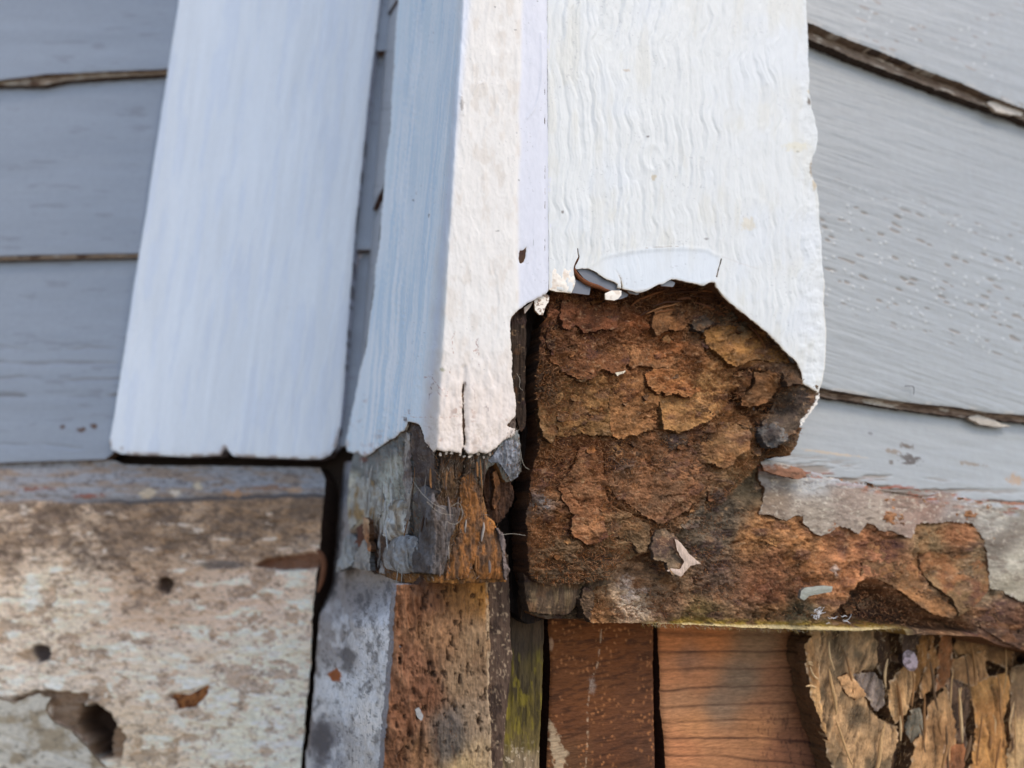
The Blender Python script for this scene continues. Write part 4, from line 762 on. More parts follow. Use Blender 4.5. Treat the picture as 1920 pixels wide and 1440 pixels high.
# solid wood under the film, all but the hole
bodyP = [(1027, -420), (1027, 500)] + [(1040, 515), (1070, 500), (1120, 500), (1170, 528), (1195, 538), (1240, 522), (1262, 515), (1330, 520), (1350, 534), (1380, 558), (1420, 592), (1456, 622), (1490, 655), (1508, 690), (1524, 715), (1536, 722)] + [(q[0] - 3, q[1]) for q in edgeR[::-1][2:]]
sheet('board_body', rb, PB, bodyP, 3, (1, 20), -1.25, None, lambda x, y, d: rotC(flat((92, 60, 40), x), x, y, 5), M_FIB, 20, lambda x, y: mix(flat((226, 226, 226), x), lin((88, 58, 38)), ss(1490, 1450, x)), seed=3)
# grey undercoat seen through the break
sheet('undercoat', rb, PB, [(1079, 502), (1092, 499), (1112, 503), (1134, 517), (1150, 524), (1162, 534), (1162, 548), (1150, 546), (1138, 544), (1122, 538), (1108, 530), (1094, 521), (1082, 507)], 1.3, (.4, 5), -.8, None, (104, 107, 114), M_GREY, .7, (120, 84, 60), seed=2, label='dark grey undercoat, upper patch')
sheet('undercoat', rb, PB, [(1079, 524), (1086, 527), (1108, 536), (1105, 553), (1096, 552), (1073, 549)], 1.3, (.3, 5), -.7, None, (106, 108, 115), M_GREY, .7, (120, 84, 60), seed=3, label='dark grey undercoat, lower square')
strand('peeled_edge', rb, P_(PB, [(1077, 502), (1079, 512), (1087, 522), (1098, 530), (1110, 535), (1122, 538), (1134, 544), (1143, 545)], 0), 1.0, (112, 66, 38), M_FIB)
strand('peeled_edge', rb, P_(PB, [(1076, 500), (1080, 491), (1086, 483), (1085, 474), (1084, 466)], -.7), .35, (104, 62, 36), M_FIB)
sheet('undercoat', rb, PB, [(1238, 536), (1246, 527), (1258, 526), (1266, 530), (1262, 538)], 1.3, (.3, 5), -.8, None, (106, 108, 112), M_GREY, .7, (120, 84, 60), seed=4)
sheet('undercoat', rb, PB, [(1158, 543), (1168, 546), (1178, 552), (1176, 556), (1166, 560), (1156, 562)], 1.3, (.3, 5), -2.2, None, (112, 112, 116), M_GREY, .7, (120, 84, 60), seed=5)
sheet('undercoat', rb, PB, [(1175, 545), (1184, 546), (1200, 550), (1194, 553), (1180, 550)], 1.3, (.3, 5), -1.5, None, (150, 152, 156), M_GREY, .7, (120, 84, 60), seed=5)
creamc = lambda x, y, d: mix(flat((236, 226, 212), x), lin((214, 198, 180)), ss(.0, .5, fbm(x / 12, y / 10, 3, 3)))
sheet('paint_chip', rb, PB, Z4((380, 428), (384, 380), (375, 350), (392, 300), (410, 255), (560, 262), (570, 300), (583, 365), (570, 410), (552, 455), (500, 447), (430, 442)), 1.3, (.6, 6), .5, lambda x, y, d: .3 * fbm(x / 9, y / 9, 3, 5), creamc, M_PAINT, .7, (200, 180, 150), dome=.5, label='cream paint chip left of the dark grey patch')
sheet('paint_chip', rb, PB, Z4((815, 457), (870, 434), (944, 435), (944, 472), (918, 500), (890, 512), (850, 508), (820, 505)), 1.2, (.5, 6), 1.2, None, creamc, M_PAINT, .7, (190, 170, 140), dome=.4, label='small white chip hanging over the rot')
sheet('paint_chip', rb, PB, Z4((262, 515), (300, 480), (350, 455), (380, 480), (376, 520), (350, 560), (332, 626), (300, 622), (268, 590)), 1.2, (.8, 5), -1.5, None, lambda x, y, d: mix(creamc(x, y, d), lin((110, 70, 44)), ss(.1, .3, fbm(x / 4, y / 4, 3, 3)) * .8), M_PAINT, .8, (150, 110, 80), dome=.5, label='speckled chip at the upper left of the hole')
sheet('paint_chip', rb, PB, Z4((180, 570), (215, 545), (258, 515), (225, 570), (185, 618)), 1.2, (.6, 5), -2.5, None, (176, 160, 146), M_PAINT, .8, (150, 110, 80), dome=.3)
strand('paint_crumb', rb, P_(PB, [(1536, 738), (1531, 752), (1525, 764), (1516, 774), (1508, 786), (1503, 793)], -3.2), .55, (232, 224, 214), M_PAINT)
for i, (a, b) in enumerate(((1534, 745), (1530, 756), (1523, 765), (1519, 772), (1512, 780), (1507, 788), (1502, 794), (1493, 796), (1505, 783))):
    sheet('paint_crumb', rb, PB, [(a + 4.2 * math.cos(t) * (1 + .4 * math.sin(3 * t + i)), b + 4.2 * math.sin(t)) for t in np.linspace(0, 5.6, 8)], 1.2, (1, 4), -2.6, None, (232, 226, 216), M_PAINT, 1.5, (190, 170, 150), dome=.4, seed=i)

# rotten core
core = [(1033, 536), (1060, 515), (1110, 500), (1170, 516), (1215, 524), (1262, 508), (1345, 512), (1400, 560), (1450, 600), (1500, 650), (1530, 712), (1529, 738), (1522, 766), (1503, 796), (1499, 815), (1491, 838), (1474, 855), (1440, 856), (1425, 868), (1406, 890), (1372, 926), (1350, 946), (1320, 962), (1290, 985), (1250, 1006),
        (1224, 1010), (1222, 1034), (1192, 1042), (1160, 1060), (1146, 1084), (1100, 1094), (1037, 1098), (1004, 1092), (992, 1074), (990, 1015), (990, 960), (993, 917), (1000, 880), (1008, 840), (1012, 800), (1006, 760), (1002, 720), (1010, 660), (1018, 610), (1030, 560)]
COREH = [(1040, 570, -7), (1050, 640, -5), (1020, 720, -4), (1020, 840, -5), (1005, 940, -3), (1005, 1040, -2.5), (1060, 1070, -3.5), (1130, 1060, -4), (1120, 560, -12), (1200, 560, -14), (1280, 555, -14), (1340, 560, -11), (1400, 600, -11), (1460, 650, -9), (1500, 700, -5), (1515, 740, -2.5), (1480, 820, -4),
         (1130, 620, -9), (1220, 620, -10), (1300, 620, -10.5), (1380, 660, -9), (1130, 720, -7), (1220, 720, -6.5), (1300, 720, -7), (1200, 800, -6.5), (1300, 800, -8), (1100, 860, -6.5), (1220, 860, -6.5), (1330, 860, -8), (1440, 760, -13), (1420, 830, -12), (1400, 880, -10), (1120, 960, -5.5), (1230, 940, -6.5), (1300, 940, -9), (1180, 1030, -5)]
def offC(x, y): return idw(COREH, x, y, 26)[..., 0]
pits = [(1398, 700, 16, 9, 7), (1390, 740, 12, 16, 7), (1436, 764, 16, 12, 8), (1418, 790, 12, 14, 7), (1412, 700, 24, 5, 5), (1372, 745, 12, 12, 4), (1427, 822, 6, 20, 5), (1060, 950, 7, 12, 2.5), (1068, 968, 10, 8, 2.5), (1448, 735, 9, 8, 5)]
cracks = [([(1132, 840), (1133, 870), (1135, 900), (1142, 925), (1148, 945), (1165, 955), (1195, 968), (1213, 980), (1221, 1000)], 3.2, 4.5), ([(1030, 815), (1060, 800), (1090, 808), (1120, 815), (1150, 820), (1180, 812), (1230, 806), (1270, 812), (1310, 806), (1322, 794)], 2.4, 3),
          ([(1052, 820), (1053, 795), (1056, 780)], 2, 2.5), ([(1018, 600), (1024, 640), (1020, 690), (1018, 760)], 3, 3), ([(1160, 555), (1158, 590), (1150, 620)], 2, 2.5), ([(1238, 650), (1240, 700), (1232, 760), (1236, 800)], 1.2, 1.0), ([(1280, 660), (1310, 690), (1350, 700), (1365, 720)], 2, 1.6), ([(1210, 975), (1222, 1000), (1226, 1020)], 4, 5)]
def hC(x, y, d):
    h = rotH(x, y, 301, 1.5) + 2.2 * fbm(x / 60, y / 45, 3, 303)
    wy = 4 * fbm(x / 22, y / 22, 3, 5)
    for (a, b, rx, ry, k) in pits: h = h - k * ss(1.25, .45, np.hypot((x - a) / rx, (y + wy - b) / ry) + .35 * fbm(x / 9, y / 9, 3, 6))
    for (p, w, k) in cracks:
        h = h - k * ss(w, 0, linedist(p, x + 4 * fbm(x / 14, y / 14, 3, 8), y + wy))
    lay = ss(1040, 1066, y + .15 * (x - 1000)) * ss(1230, 1200, x)       # laminated foot
    h = h + lay * (.9 * ridge((y + .10 * (x - 1070) ** 2 / 60 + 5 * fbm(x / 30, y / 30, 3, 9)) / 9, x / 160, 3, 10) - .3)
    rim = ss(610, 560, y - .55 * np.maximum(x - 1330, 0)) * ss(1150, 1190, x)   # long strands round the top
    arc = np.hypot(x - 1290, (y - 700) * 1.15)
    h = h + rim * 1.1 * ridge(arc / 9 + fbm(x / 26, y / 26, 3, 12), np.arctan2(y - 700, x - 1290) * 3, 3, 11)
    return h - .8 * np.exp(-d / 3)
def cC(x, y, d):
    c = 1.12 * lin(idw([(1040, 560, (112, 66, 44)), (1045, 640, (96, 60, 40)), (1010, 720, (58, 42, 32)), (1020, 840, (112, 72, 42)), (1005, 900, (92, 58, 38)), (1010, 940, (108, 90, 84)), (1005, 1000, (118, 76, 46)), (1015, 1060, (86, 66, 50)), (1070, 1075, (80, 62, 48)), (1130, 1060, (88, 68, 52)), (1110, 560, (92, 54, 32)), (1120, 610, (104, 60, 36)),
                 (1190, 555, (74, 44, 28)), (1260, 545, (92, 54, 32)), (1320, 550, (84, 50, 30)), (1250, 590, (118, 70, 36)), (1200, 610, (112, 62, 34)), (1310, 600, (98, 62, 38)), (1320, 608, (78, 66, 58)), (1375, 610, (88, 76, 66)), (1370, 650, (160, 108, 58)), (1410, 650, (146, 98, 54)), (1440, 650, (110, 76, 48)), (1460, 690, (104, 76, 60)),
                 (1100, 660, (108, 68, 44)), (1160, 670, (122, 78, 52)), (1190, 650, (146, 94, 60)), (1240, 660, (140, 86, 50)), (1290, 690, (128, 78, 44)), (1250, 640, (128, 74, 38)), (1080, 730, (110, 78, 46)), (1130, 730, (150, 104, 62)), (1180, 740, (152, 98, 60)), (1230, 700, (150, 98, 60)), (1300, 740, (178, 128, 82)), (1320, 720, (168, 122, 76)), (1260, 770, (158, 108, 66)),
                 (1200, 790, (148, 98, 64)), (1140, 790, (138, 92, 58)), (1070, 790, (126, 84, 52)), (1300, 795, (110, 74, 58)), (1350, 760, (140, 92, 52)), (1400, 760, (112, 74, 44)), (1430, 720, (108, 70, 42)), (1170, 850, (92, 72, 62)), (1260, 835, (86, 70, 62)), (1210, 830, (122, 80, 52)), (1220, 900, (132, 90, 62)), (1290, 880, (116, 80, 58)), (1300, 920, (122, 82, 54)),
                 (1110, 850, (124, 74, 46)), (1090, 920, (130, 88, 62)), (1100, 990, (132, 90, 58)), (1030, 880, (96, 60, 40)), (1040, 980, (122, 78, 48)), (1050, 1030, (96, 72, 52)), (1160, 1010, (128, 98, 70)), (1350, 850, (140, 98, 64)), (1400, 860, (112, 78, 48)), (1470, 760, (92, 72, 60)), (1490, 740, (96, 78, 66)), (1455, 820, (96, 90, 88)), (1500, 780, (92, 70, 56)), (1460, 850, (108, 74, 46)), (1380, 910, (104, 80, 56)), (1330, 940, (92, 74, 60))], x, y, 13))
    c = rotC(c, x, y, 311, .95)
    for (a, b, rx, ry, k) in pits: c = mix(c, lin((38, 24, 16)), ss(1.2, .5, np.hypot((x - a) / rx, (y - b) / ry)) * .6)
    for (a, b, rx, ry) in ((1012, 940, 10, 6), (1022, 952, 8, 5), (1085, 925, 16, 9), (1460, 820, 20, 10), (1445, 812, 10, 16)):
        c = mix(c, lin((176, 172, 170)), ss(1.2, .2, np.hypot((x - a) / rx, (y - b) / ry) + 1.1 * abs(fbm(x / 4, y / 4, 3, 13))) * .6)
    return c
sheet('rotten_core', rb, PB, core, 1.3, (1.6, 7), offC, hC, cC, M_ROT, 14, lambda x, y: mix(flat((46, 32, 24), x), lin((78, 52, 34)), ss(-.3, .3, fbm(x / 9, y / 20, 3, 5))), seed=7)
def cf(poly, dh, c1, c2, seed, th=2.5, dome=1.0, tilt=None, label=None, edge=(3, 9), hk=.6):
    P = np.array(Z7(*poly)); c0 = P.mean(0); H = max(8.0, np.ptp(P[:, 1]) / 2); W = max(8.0, np.ptp(P[:, 0]) / 2); s_ = 1.3 * math.sin(seed * 2.3)
    tl_ = tilt or (0, 0)
    of = lambda x, y: offC(x, y) + dh * .85 + 1.7 * (y - c0[1]) / H + s_ * (x - c0[0]) / W + tl_[0] * (x - c0[0]) / 50 + tl_[1] * (y - c0[1]) / 50
    return flake(rb, 'wood_flake', Z7(*poly), of, c1, c2, seed, th, dome * .7, (edge[0] * 2.3, edge[1] * 1.5), label, PB, hk * 1.3, None)
cf([(275, 165), (380, 158), (485, 172), (505, 235), (480, 280), (430, 285), (380, 300), (330, 270), (290, 285), (265, 240)], 3.0, (108, 62, 38), (92, 54, 34), 401, 3.5)
cf([(235, 300), (300, 320), (400, 310), (500, 340), (540, 395), (500, 460), (430, 440), (400, 470), (330, 480), (280, 440), (220, 400)], 1.6, (116, 72, 46), (132, 84, 54), 402, 2.5)
cf([(520, 430), (600, 420), (640, 480), (650, 560), (640, 640), (620, 670), (560, 690), (500, 705), (470, 690), (455, 600), (470, 500)], 2.2, (154, 104, 64), (140, 92, 56), 403, 4, .8)
cf([(640, 480), (700, 500), (800, 490), (880, 540), (900, 590), (840, 640), (780, 660), (720, 680), (660, 670), (655, 590)], 2.6, (166, 118, 72), (142, 96, 58), 404, 4, .8)
cf([(330, 500), (420, 490), (470, 520), (460, 640), (470, 700), (400, 690), (340, 680), (300, 700), (260, 690), (245, 600), (280, 540)], 1.8, (134, 94, 56), (116, 82, 50), 405, 3.5, .8)
cf([(600, 440), (680, 420), (760, 450), (790, 500), (770, 545), (720, 540), (660, 530), (610, 500)], 3.4, (140, 86, 48), (158, 104, 62), 406, 2.5, .8, edge=(5, 9), hk=.9)
cf([(500, 340), (580, 330), (650, 350), (720, 400), (690, 430), (600, 425), (540, 440), (520, 400)], 2.0, (156, 104, 66), (138, 88, 52), 407, 2.5)
cf([(450, 750), (560, 700), (640, 690), (700, 720), (780, 710), (830, 800), (835, 880), (800, 930), (760, 985), (700, 1020), (650, 1040), (600, 1000), (540, 965), (490, 930), (460, 880), (440, 800)], 2.0, (132, 88, 60), (112, 78, 56), 408, 3.5, 1.5)
cf([(290, 850), (330, 800), (340, 740), (430, 730), (440, 800), (425, 860), (445, 920), (460, 990), (440, 1040), (455, 1080), (430, 1100), (380, 1115), (330, 1085), (310, 1050), (320, 1000), (280, 940), (270, 890)], 3.0, (130, 82, 52), (146, 98, 66), 409, 4, 1.6)
cf([(170, 830), (250, 810), (290, 860), (285, 930), (300, 990), (280, 1020), (230, 1010), (170, 960), (155, 890)], 1.2, (102, 66, 44), (120, 80, 52), 410, 2)
cf([(820, 650), (850, 690), (880, 645), (950, 640), (1000, 655), (1010, 700), (1000, 750), (960, 770), (930, 810), (895, 828), (850, 800), (812, 790), (818, 720)], 4.2, (150, 106, 68), (124, 84, 54), 411, 4, 2.0, tilt=(1.5, 0))
cf([(820, 290), (880, 265), (980, 270), (1040, 300), (1090, 350), (1150, 390), (1180, 420), (1120, 410), (1060, 405), (1000, 400), (950, 430), (890, 390), (850, 360)], 2.4, (152, 104, 56), (128, 88, 52), 412, 3.5)
cf([(1110, 520), (1180, 520), (1250, 532), (1240, 575), (1220, 600), (1195, 650), (1185, 680), (1120, 700), (1060, 700), (1045, 650), (1080, 610), (1090, 560)], 3.0, (96, 78, 66), (82, 66, 60), 413, 6, 1.5, label='grey-brown chunk on the right of the hole')
cf([(1045, 660), (1110, 640), (1160, 650), (1140, 710), (1100, 740), (1050, 720)], 4.5, (118, 110, 108), (88, 76, 72), 414, 4, 1)
cf([(1020, 450), (1080, 435), (1120, 470), (1110, 520), (1070, 560), (1030, 575), (980, 580), (970, 545), (1010, 510)], 5.0, (116, 76, 46), (98, 66, 42), 415, 5, 1.8)
cf([(1110, 400), (1180, 410), (1200, 450), (1205, 495), (1150, 500), (1130, 450)], 3.0, (104, 78, 60), (88, 64, 48), 416, 4, 1)
cf([(640, 200), (720, 180), (790, 195), (775, 250), (730, 290), (690, 280), (650, 300), (620, 270)], 3.2, (122, 80, 48), (104, 66, 40), 417, 3, 1.2)
cf([(785, 235), (830, 225), (850, 260), (820, 290), (785, 280)], 3.6, (86, 74, 64), (76, 60, 50), 418, 3, 1)
cf([(460, 1000), (500, 985), (570, 1010), (610, 1040), (622, 1100), (605, 1140), (575, 1145), (560, 1110), (520, 1090), (470, 1080), (450, 1040)], 3.2, (134, 104, 76), (108, 80, 56), 419, 4, 2.2)
cf([(840, 700), (890, 840), (930, 900), (880, 950), (835, 940), (830, 880), (835, 800)], .8, (118, 76, 50), (100, 66, 46), 420, 3)
cf([(780, 970), (820, 960), (832, 1020), (800, 1050), (760, 1060), (740, 1040)], 3.0, (116, 98, 84), (92, 78, 66), 421, 3, 1.2)
cf([(230, 220), (270, 160), (262, 290), (240, 380), (215, 330)], 2.0, (96, 58, 38), (80, 50, 34), 422, 3, .8)
cf([(180, 560), (220, 480), (250, 560), (255, 680), (230, 720), (195, 700)], 1.5, (110, 78, 48), (92, 62, 40), 423, 2.5, .8)
cf([(970, 460), (1000, 430), (1010, 470), (985, 530), (965, 560), (950, 520)], 2.0, (98, 62, 38), (84, 54, 34), 424, 3, 1)
cf([(360, 1280), (400, 1265), (395, 1340), (385, 1410), (365, 1390), (345, 1330)], -1.0, (92, 70, 54), (70, 52, 40), 425, 4, 1)
cf([(640, 1060), (690, 1050), (725, 1095), (760, 1150), (810, 1185), (770, 1190), (735, 1238), (680, 1212), (695, 1180), (640, 1175), (625, 1130)], 6.0, (128, 104, 84), (106, 84, 66), 426, 2, 2.2, tilt=(-2, 2), label='curled pale splinter under the rot', hk=.3)
sheet('splinter_edge', rb, PB, Z7((712, 1090), (735, 1105), (770, 1150), (812, 1186), (775, 1195), (738, 1238), (682, 1214), (700, 1205), (735, 1210), (750, 1180), (725, 1140)), 1.2, (1.5, 6), 1.5, None, (196, 172, 154), M_FIB, 1.2, (120, 90, 70), dome=.6)
sheet('splinter_edge', rb, PB, Z7((480, 450), (505, 446), (522, 440), (515, 452), (495, 458), (490, 464)), 1.1, (.5, 4), -3.2, None, (220, 205, 180), M_FIB, .5, (150, 120, 90))
# crumbs and small torn chips scattered over the rot
def crumbs(par, surf, region, of, n, seed, cols, smin=5, smax=14, edge=(2.2, 5)):
    rs = np.random.RandomState(seed); P = np.array(region); k = 0
    while k < n:
        x0 = rs.uniform(P[:, 0].min(), P[:, 0].max()); y0 = rs.uniform(P[:, 1].min(), P[:, 1].max())
        r = smin + (smax - smin) * rs.rand() ** 2
        if sdf(region, np.array([x0]), np.array([y0]))[0] > -r - 3: continue
        k += 1; a0 = rs.uniform(0, 6.3); st = rs.uniform(.5, .95); rot = rs.uniform(-.6, .6); pl = []
        for j in range(9):
            t = a0 + j * 2 * math.pi / 9; rr = r * rs.uniform(.6, 1.25); u, v = rr * math.cos(t), rr * st * math.sin(t)
            pl.append((x0 + u * math.cos(rot) - v * math.sin(rot), y0 + u * math.sin(rot) + v * math.cos(rot)))
        tx, ty = rs.uniform(-1.2, 1.2), rs.uniform(.3, 2.2); dh = rs.uniform(.3, 1.8); c_ = cols[rs.randint(len(cols))]; q = rs.uniform(.8, 1.2)
        c1 = tuple(min(235, int(v * q)) for v in c_); c2 = tuple(int(v * q * .8) for v in c_)
        o2 = (lambda x, y, x0=x0, y0=y0, r=r, tx=tx, ty=ty, dh=dh: of(x, y) + dh + tx * (x - x0) / r + ty * (y - y0) / r)
        flake(par, 'wood_crumb', pl, o2, c1, c2, seed + k, 2.2, .4, edge, None, surf, .7, None, step=1.5)
crumbs(rb, PB, core, offC, 75, 700, ((128, 82, 48), (150, 104, 64), (108, 68, 42), (166, 120, 78), (96, 66, 46), (140, 88, 48)))
crumbs(sb, PM, [(1110, 1000), (1240, 1010), (1430, 960), (1600, 1010), (1840, 1010), (1850, 1160), (1500, 1165), (1120, 1158)], lambda x, y: offM(x, y) - 13.6, 45, 800, ((140, 104, 72), (116, 86, 60), (156, 116, 80), (104, 82, 64), (128, 92, 64)), 9, 20, (3.5, 7))
# dark laminated foot behind the core
sheet('frayed_foot', rb, PB, Z7((130, 1210), (250, 1255), (420, 1250), (470, 1230), (480, 1260), (410, 1275), (395, 1300), (380, 1400), (360, 1400), (345, 1340), (300, 1385), (200, 1380), (150, 1370), (135, 1300)), 1.4, (2.5, 7), -7,
      lambda x, y, d: 1.4 * ridge((x + .25 * (y - 1100)) / 9, y / 60, 4, 431), lambda x, y, d: rotC(mix(flat((90, 70, 56), x), lin((120, 96, 72)), ss(0, .5, fbm(x / 5, y / 30, 3, 5))), x, y, 433, .7), M_FIB, 6, (50, 38, 30), seed=5, dome=1)
# layered splits inside the top rim
rs = np.random.RandomState(11)
for i in range(26):
    a0 = rs.uniform(-2.35, -.55); R_ = rs.uniform(128, 166); ln = rs.uniform(.12, .5); pts = []
    for k in range(5):
        a = a0 + ln * k / 4; pts.append((1290 + R_ * 1.12 * math.cos(a) + rs.uniform(-2, 2), 705 + R_ * math.sin(a) + rs.uniform(-2, 2)))
    xs_ = np.array([p[0] for p in pts]); ys_ = np.array([p[1] for p in pts]); o_ = offC(xs_, ys_) + rs.uniform(1.0, 4.5)
    if (sdf(core, xs_, ys_) < -4).all(): strand('split_strand', rb, PB(xs_, ys_, o_)[0], rs.uniform(.25, .8), [(120, 74, 42), (92, 56, 34), (148, 100, 62), (74, 46, 30)][i % 4], M_FIB)
fibres('loose_fibres', rb, PB, core, 26000, lambda x, y: offC(x, y) + 1.2, (.5, 2.3), .11, ((170, 112, 70), (128, 80, 48), (196, 146, 104), (96, 60, 38), (150, 96, 52)), None, .9, 9)

# ================================================================== LEFT CORNER BOARD: blue sky light and cream warm light painted on its faces, broken foot
lb = thing('corner_board', 'narrow corner board with side tinted blue and front edge tinted cream by painted light, and broken grey-brown foot', 'board', pt(AB, 820, 1090))
cornx = lambda y: 868 - .093 * y                        # where the two faces meet in the paint
filmA = [(790, -420), (747, -20), (741, 60), (737, 140), (733, 180), (731, 240), (722, 300), (719, 350), (714, 400), (711, 450), (703, 500), (700, 545), (692, 600), (686, 650), (675, 690), (668, 730), (658, 780), (652, 812), (647, 828), (651, 846), (660, 850), (668, 846), (680, 856), (692, 852), (703, 844), (716, 834),
         (730, 826), (739, 822), (747, 812), (757, 806), (761, 796), (765, 790), (776, 792), (787, 797), (791, 812), (794, 827), (802, 838), (810, 848), (820, 842), (832, 846), (843, 845), (858, 848), (866, 850), (868, 842), (870, 833), (872, 842), (876, 850), (887, 851), (900, 846), (913, 851), (922, 845), (932, 838), (943, 828), (956, 820),
         (968, 813), (966, 803), (955, 800), (950, 797), (958, 790), (967, 780), (968, 765), (967, 747), (963, 722), (960, 700), (962, 680), (959, 655), (958, 630), (957, 605), (961, 592), (970, 584), (978, 577), (990, 568), (1003, 561), (1015, 555), (1029, 547), (1033, 540), (1037, 500), (1037, 400), (1036, 200), (1035, 0), (1033, -420)]
hole1 = [(975, 474), (978, 469), (984, 468), (988, 463), (987, 475), (985, 484), (983, 490), (979, 492), (975, 487)]
slit = [(869, 720), (871, 716), (872.5, 724), (870.5, 740), (871.5, 770), (873, 800), (874, 834), (870, 836), (869, 800), (868.5, 760), (868, 735)]
def hA(x, y, d):
    e = cornx(y); side = ss(6, -14, x - e); band = ss(-12, 8, x - (975 - .0 * y + 6 * np.sin(y / 90.0)))
    u = x + .093 * (y - 400)
    st = ridge(u / 5.0 + .8 * fbm(x / 40, y / 120, 2, 501), y / 260, 4, 502, .6) * .30 + .22 * fbm(u / 20, y / 500, 2, 503)
    am = .35 + .9 * ss(-.2, .4, fbm(u / 26, y / 900, 2, 504))
    h = side * st * am * 3.4
    fr = (1 - side) * (1 - band)
    h = h + .7 * fr * (.22 * fbm(x / 9, y / 22, 4, 505) + .10 * fbm(x / 3.5, y / 5, 3, 506) + .28 * ridge(x / 16 + .6 * fbm(x / 26, y / 40, 2, 9), y / 70, 2, 507))
    h = h - band * (.8 + .3 * np.exp(-((x - 1026) / 7) ** 2)) + band * .1 * fbm(x / 7, y / 14, 3, 508)
    wr = ss(560, 760, y) * fr; h = h + wr * .55 * fbm(x / 14, y / 26, 4, 509)
    for p in ([(905, 155), (897, 158), (890, 170), (888, 176)], [(863, 180), (868, 200), (870, 215)], [(1017, 60), (1018, 120), (1016, 160), (1010, 188), (1002, 205), (990, 220)]):
        h = h + .28 * np.exp(-(linedist(p, x, y) / 2.6) ** 2)
    h = h - .7 * ss(9, 0, linedist([(870, 690), (871, 740), (872, 800), (871, 850)], x, y))
    return h - .4 * np.exp(-d / 1.6)
def cA(x, y, d):
    e = cornx(y); s = ss(12, -14, x - e + 5 * fbm(x / 30, y / 50, 2, 511)); b = ss(-5, 6, x - (979 - .012 * y + 7 * fbm(x * 0, y / 90, 2, 512)))
    c = flat((231, 226, 219), x)  # warm light on the front face, put into the paint colour
    c = mix(c, lin((218, 208, 196)), ss(0, .5, fbm(x / 16, y / 30, 4, 513)) * .6)
    c = mix(c, lin((218, 219, 228)), np.clip(b, 0, 1) * .9)
    blue = flat((222, 233, 240), x); blue = mix(blue, lin((240, 243, 246)), ss(-.1, .5, ridge((x + .093 * y + 4 * fbm(x / 60, y / 90, 2, 9)) / 4.5, y / 260, 4, 515, .7)) * .7); blue = mix(blue, lin((196, 214, 230)), ss(0, .5, fbm((x + .093 * y) / 16, y / 300, 4, 516)) * .4); q_ = x + .093 * y + 3 * fbm(x / 60, y / 70, 3, 9); stq = fbm(q_ / 3.2, y / 150, 3, 518, .6) * ss(-.35, .35, fbm(q_ / 24, y / 700, 2, 519)); blue = mix(blue, lin((200, 220, 236)), ss(-.02, -.3, stq) * .7); blue = mix(blue, lin((246, 248, 250)), ss(.02, .3, stq) * .8)  # bluish sky light on the side face, painted into its colour
    c = mix(c, lin((214, 222, 238)), np.exp(-((x - e - 6) / 9) ** 2) * .7)  # same sky tint fading in along the corner
    c = mix(c, blue, s)
    low = ss(600, 780, y) * (1 - s); c = mix(c, lin((232, 214, 200)), low * .7)
    c = mix(c, lin((150, 96, 66)), ss(.22, .45, fbm(x / 12, y / 9, 4, 517) - .4 * ss(740, 760, y) * 0) * ss(720, 760, y) * ss(30, 8, d) * ss(.3, .9, vn(x / 40, y / 60, 3) + .3 * (x < 850)) * .8)
    for p, k in (([(812, 703), (813, 716), (808, 730), (804, 750)], (112, 56, 40)), ([(797, 708), (812, 709), (822, 726), (836, 730), (838, 744), (824, 742), (820, 728)], (176, 120, 100)), ([(900, 682), (901, 690)], (120, 60, 44)), ([(890, 660), (897, 655), (897, 668)], (170, 110, 90)),
                 ([(770, 779), (790, 782), (830, 784), (860, 780), (867, 776)], (196, 160, 140)), ([(907, 765), (910, 760), (914, 764), (913, 776)], (150, 130, 128)), ([(852, 622), (848, 640), (849, 662)], (176, 130, 112)), ([(886, 716), (890, 740), (892, 752)], (190, 172, 164)), ([(1009, 1), (1009, 2)], (0, 0, 0)),
                 ([(895, 636), (893, 650), (894, 666)], (150, 110, 100)), ([(843, 690), (845, 700)], (160, 120, 96))):
        c = mix(c, lin(k), ss(1.5, .2, linedist(p, x + 5 * fbm(x / 7, y / 7, 3, 3), y + 5 * fbm(x / 7, y / 7, 3, 4)) + .9 * vn(x / 4, y / 4, 5)) * .85)
    for (a, bb, rx, ry, k) in ((872, 720, 3, 6, (70, 40, 28)), (866, 195, 4, 16, (176, 168, 160)), (974, 337, 1.6, 1.6, (70, 64, 60)), (774, 375, 1.5, 3, (110, 106, 110)), (933, 433, 5, 1.5, (160, 156, 150)), (966, 56, 2.5, 1.2, (110, 106, 104)), (829, 693, 6, 4, (176, 168, 136)), (928, 13, 1.5, 1.5, (90, 86, 84)), (762, 786, 6, 5, (92, 60, 44)), (650, 832, 5, 8, (214, 204, 196)), (786, 190, 7, 18, (222, 232, 240)), (804, 404, 1.5, 4, (120, 112, 112)), (1002, 452, 1, 6, (170, 170, 172))):
        c = mix(c, lin(k), ss(1.2, .5, np.hypot((x - a) / rx, (y - bb) / ry) + .5 * fbm(x / 3, y / 3, 2, 3)) * .8)
    c = mix(c, lin((170, 168, 170)), ss(.56, .68, fbm(x / 3.2, y / 4, 3, 519)) * .5 * ss(.4, .8, vn(x / 40, y / 50, 8)))
    c = mix(c, lin((206, 190, 172)), ss(.05, .4, fbm(x / 3, y / 3, 3, 521)) * ss(772, 800, y) * (1 - s) * .5)
    c = mix(c, lin((196, 180, 162)), ss(2.5, .3, d) * .5)
    return c * (1 - .12 * (1 - np.clip(s, 0, 1)))[:, None]  # front toned down in colour to balance the light between the faces
sheet('paint_film', lb, AB, filmA, 1.6, (2.0, 5), 0, hA, cA, M_PAINT, 1.0, lambda x, y: mix(flat((214, 202, 184), x), lin((96, 78, 64)), ss(-.2, .2, fbm(x / 8, y / 8, 3, 523))), holes=[hole1, slit], seed=12)
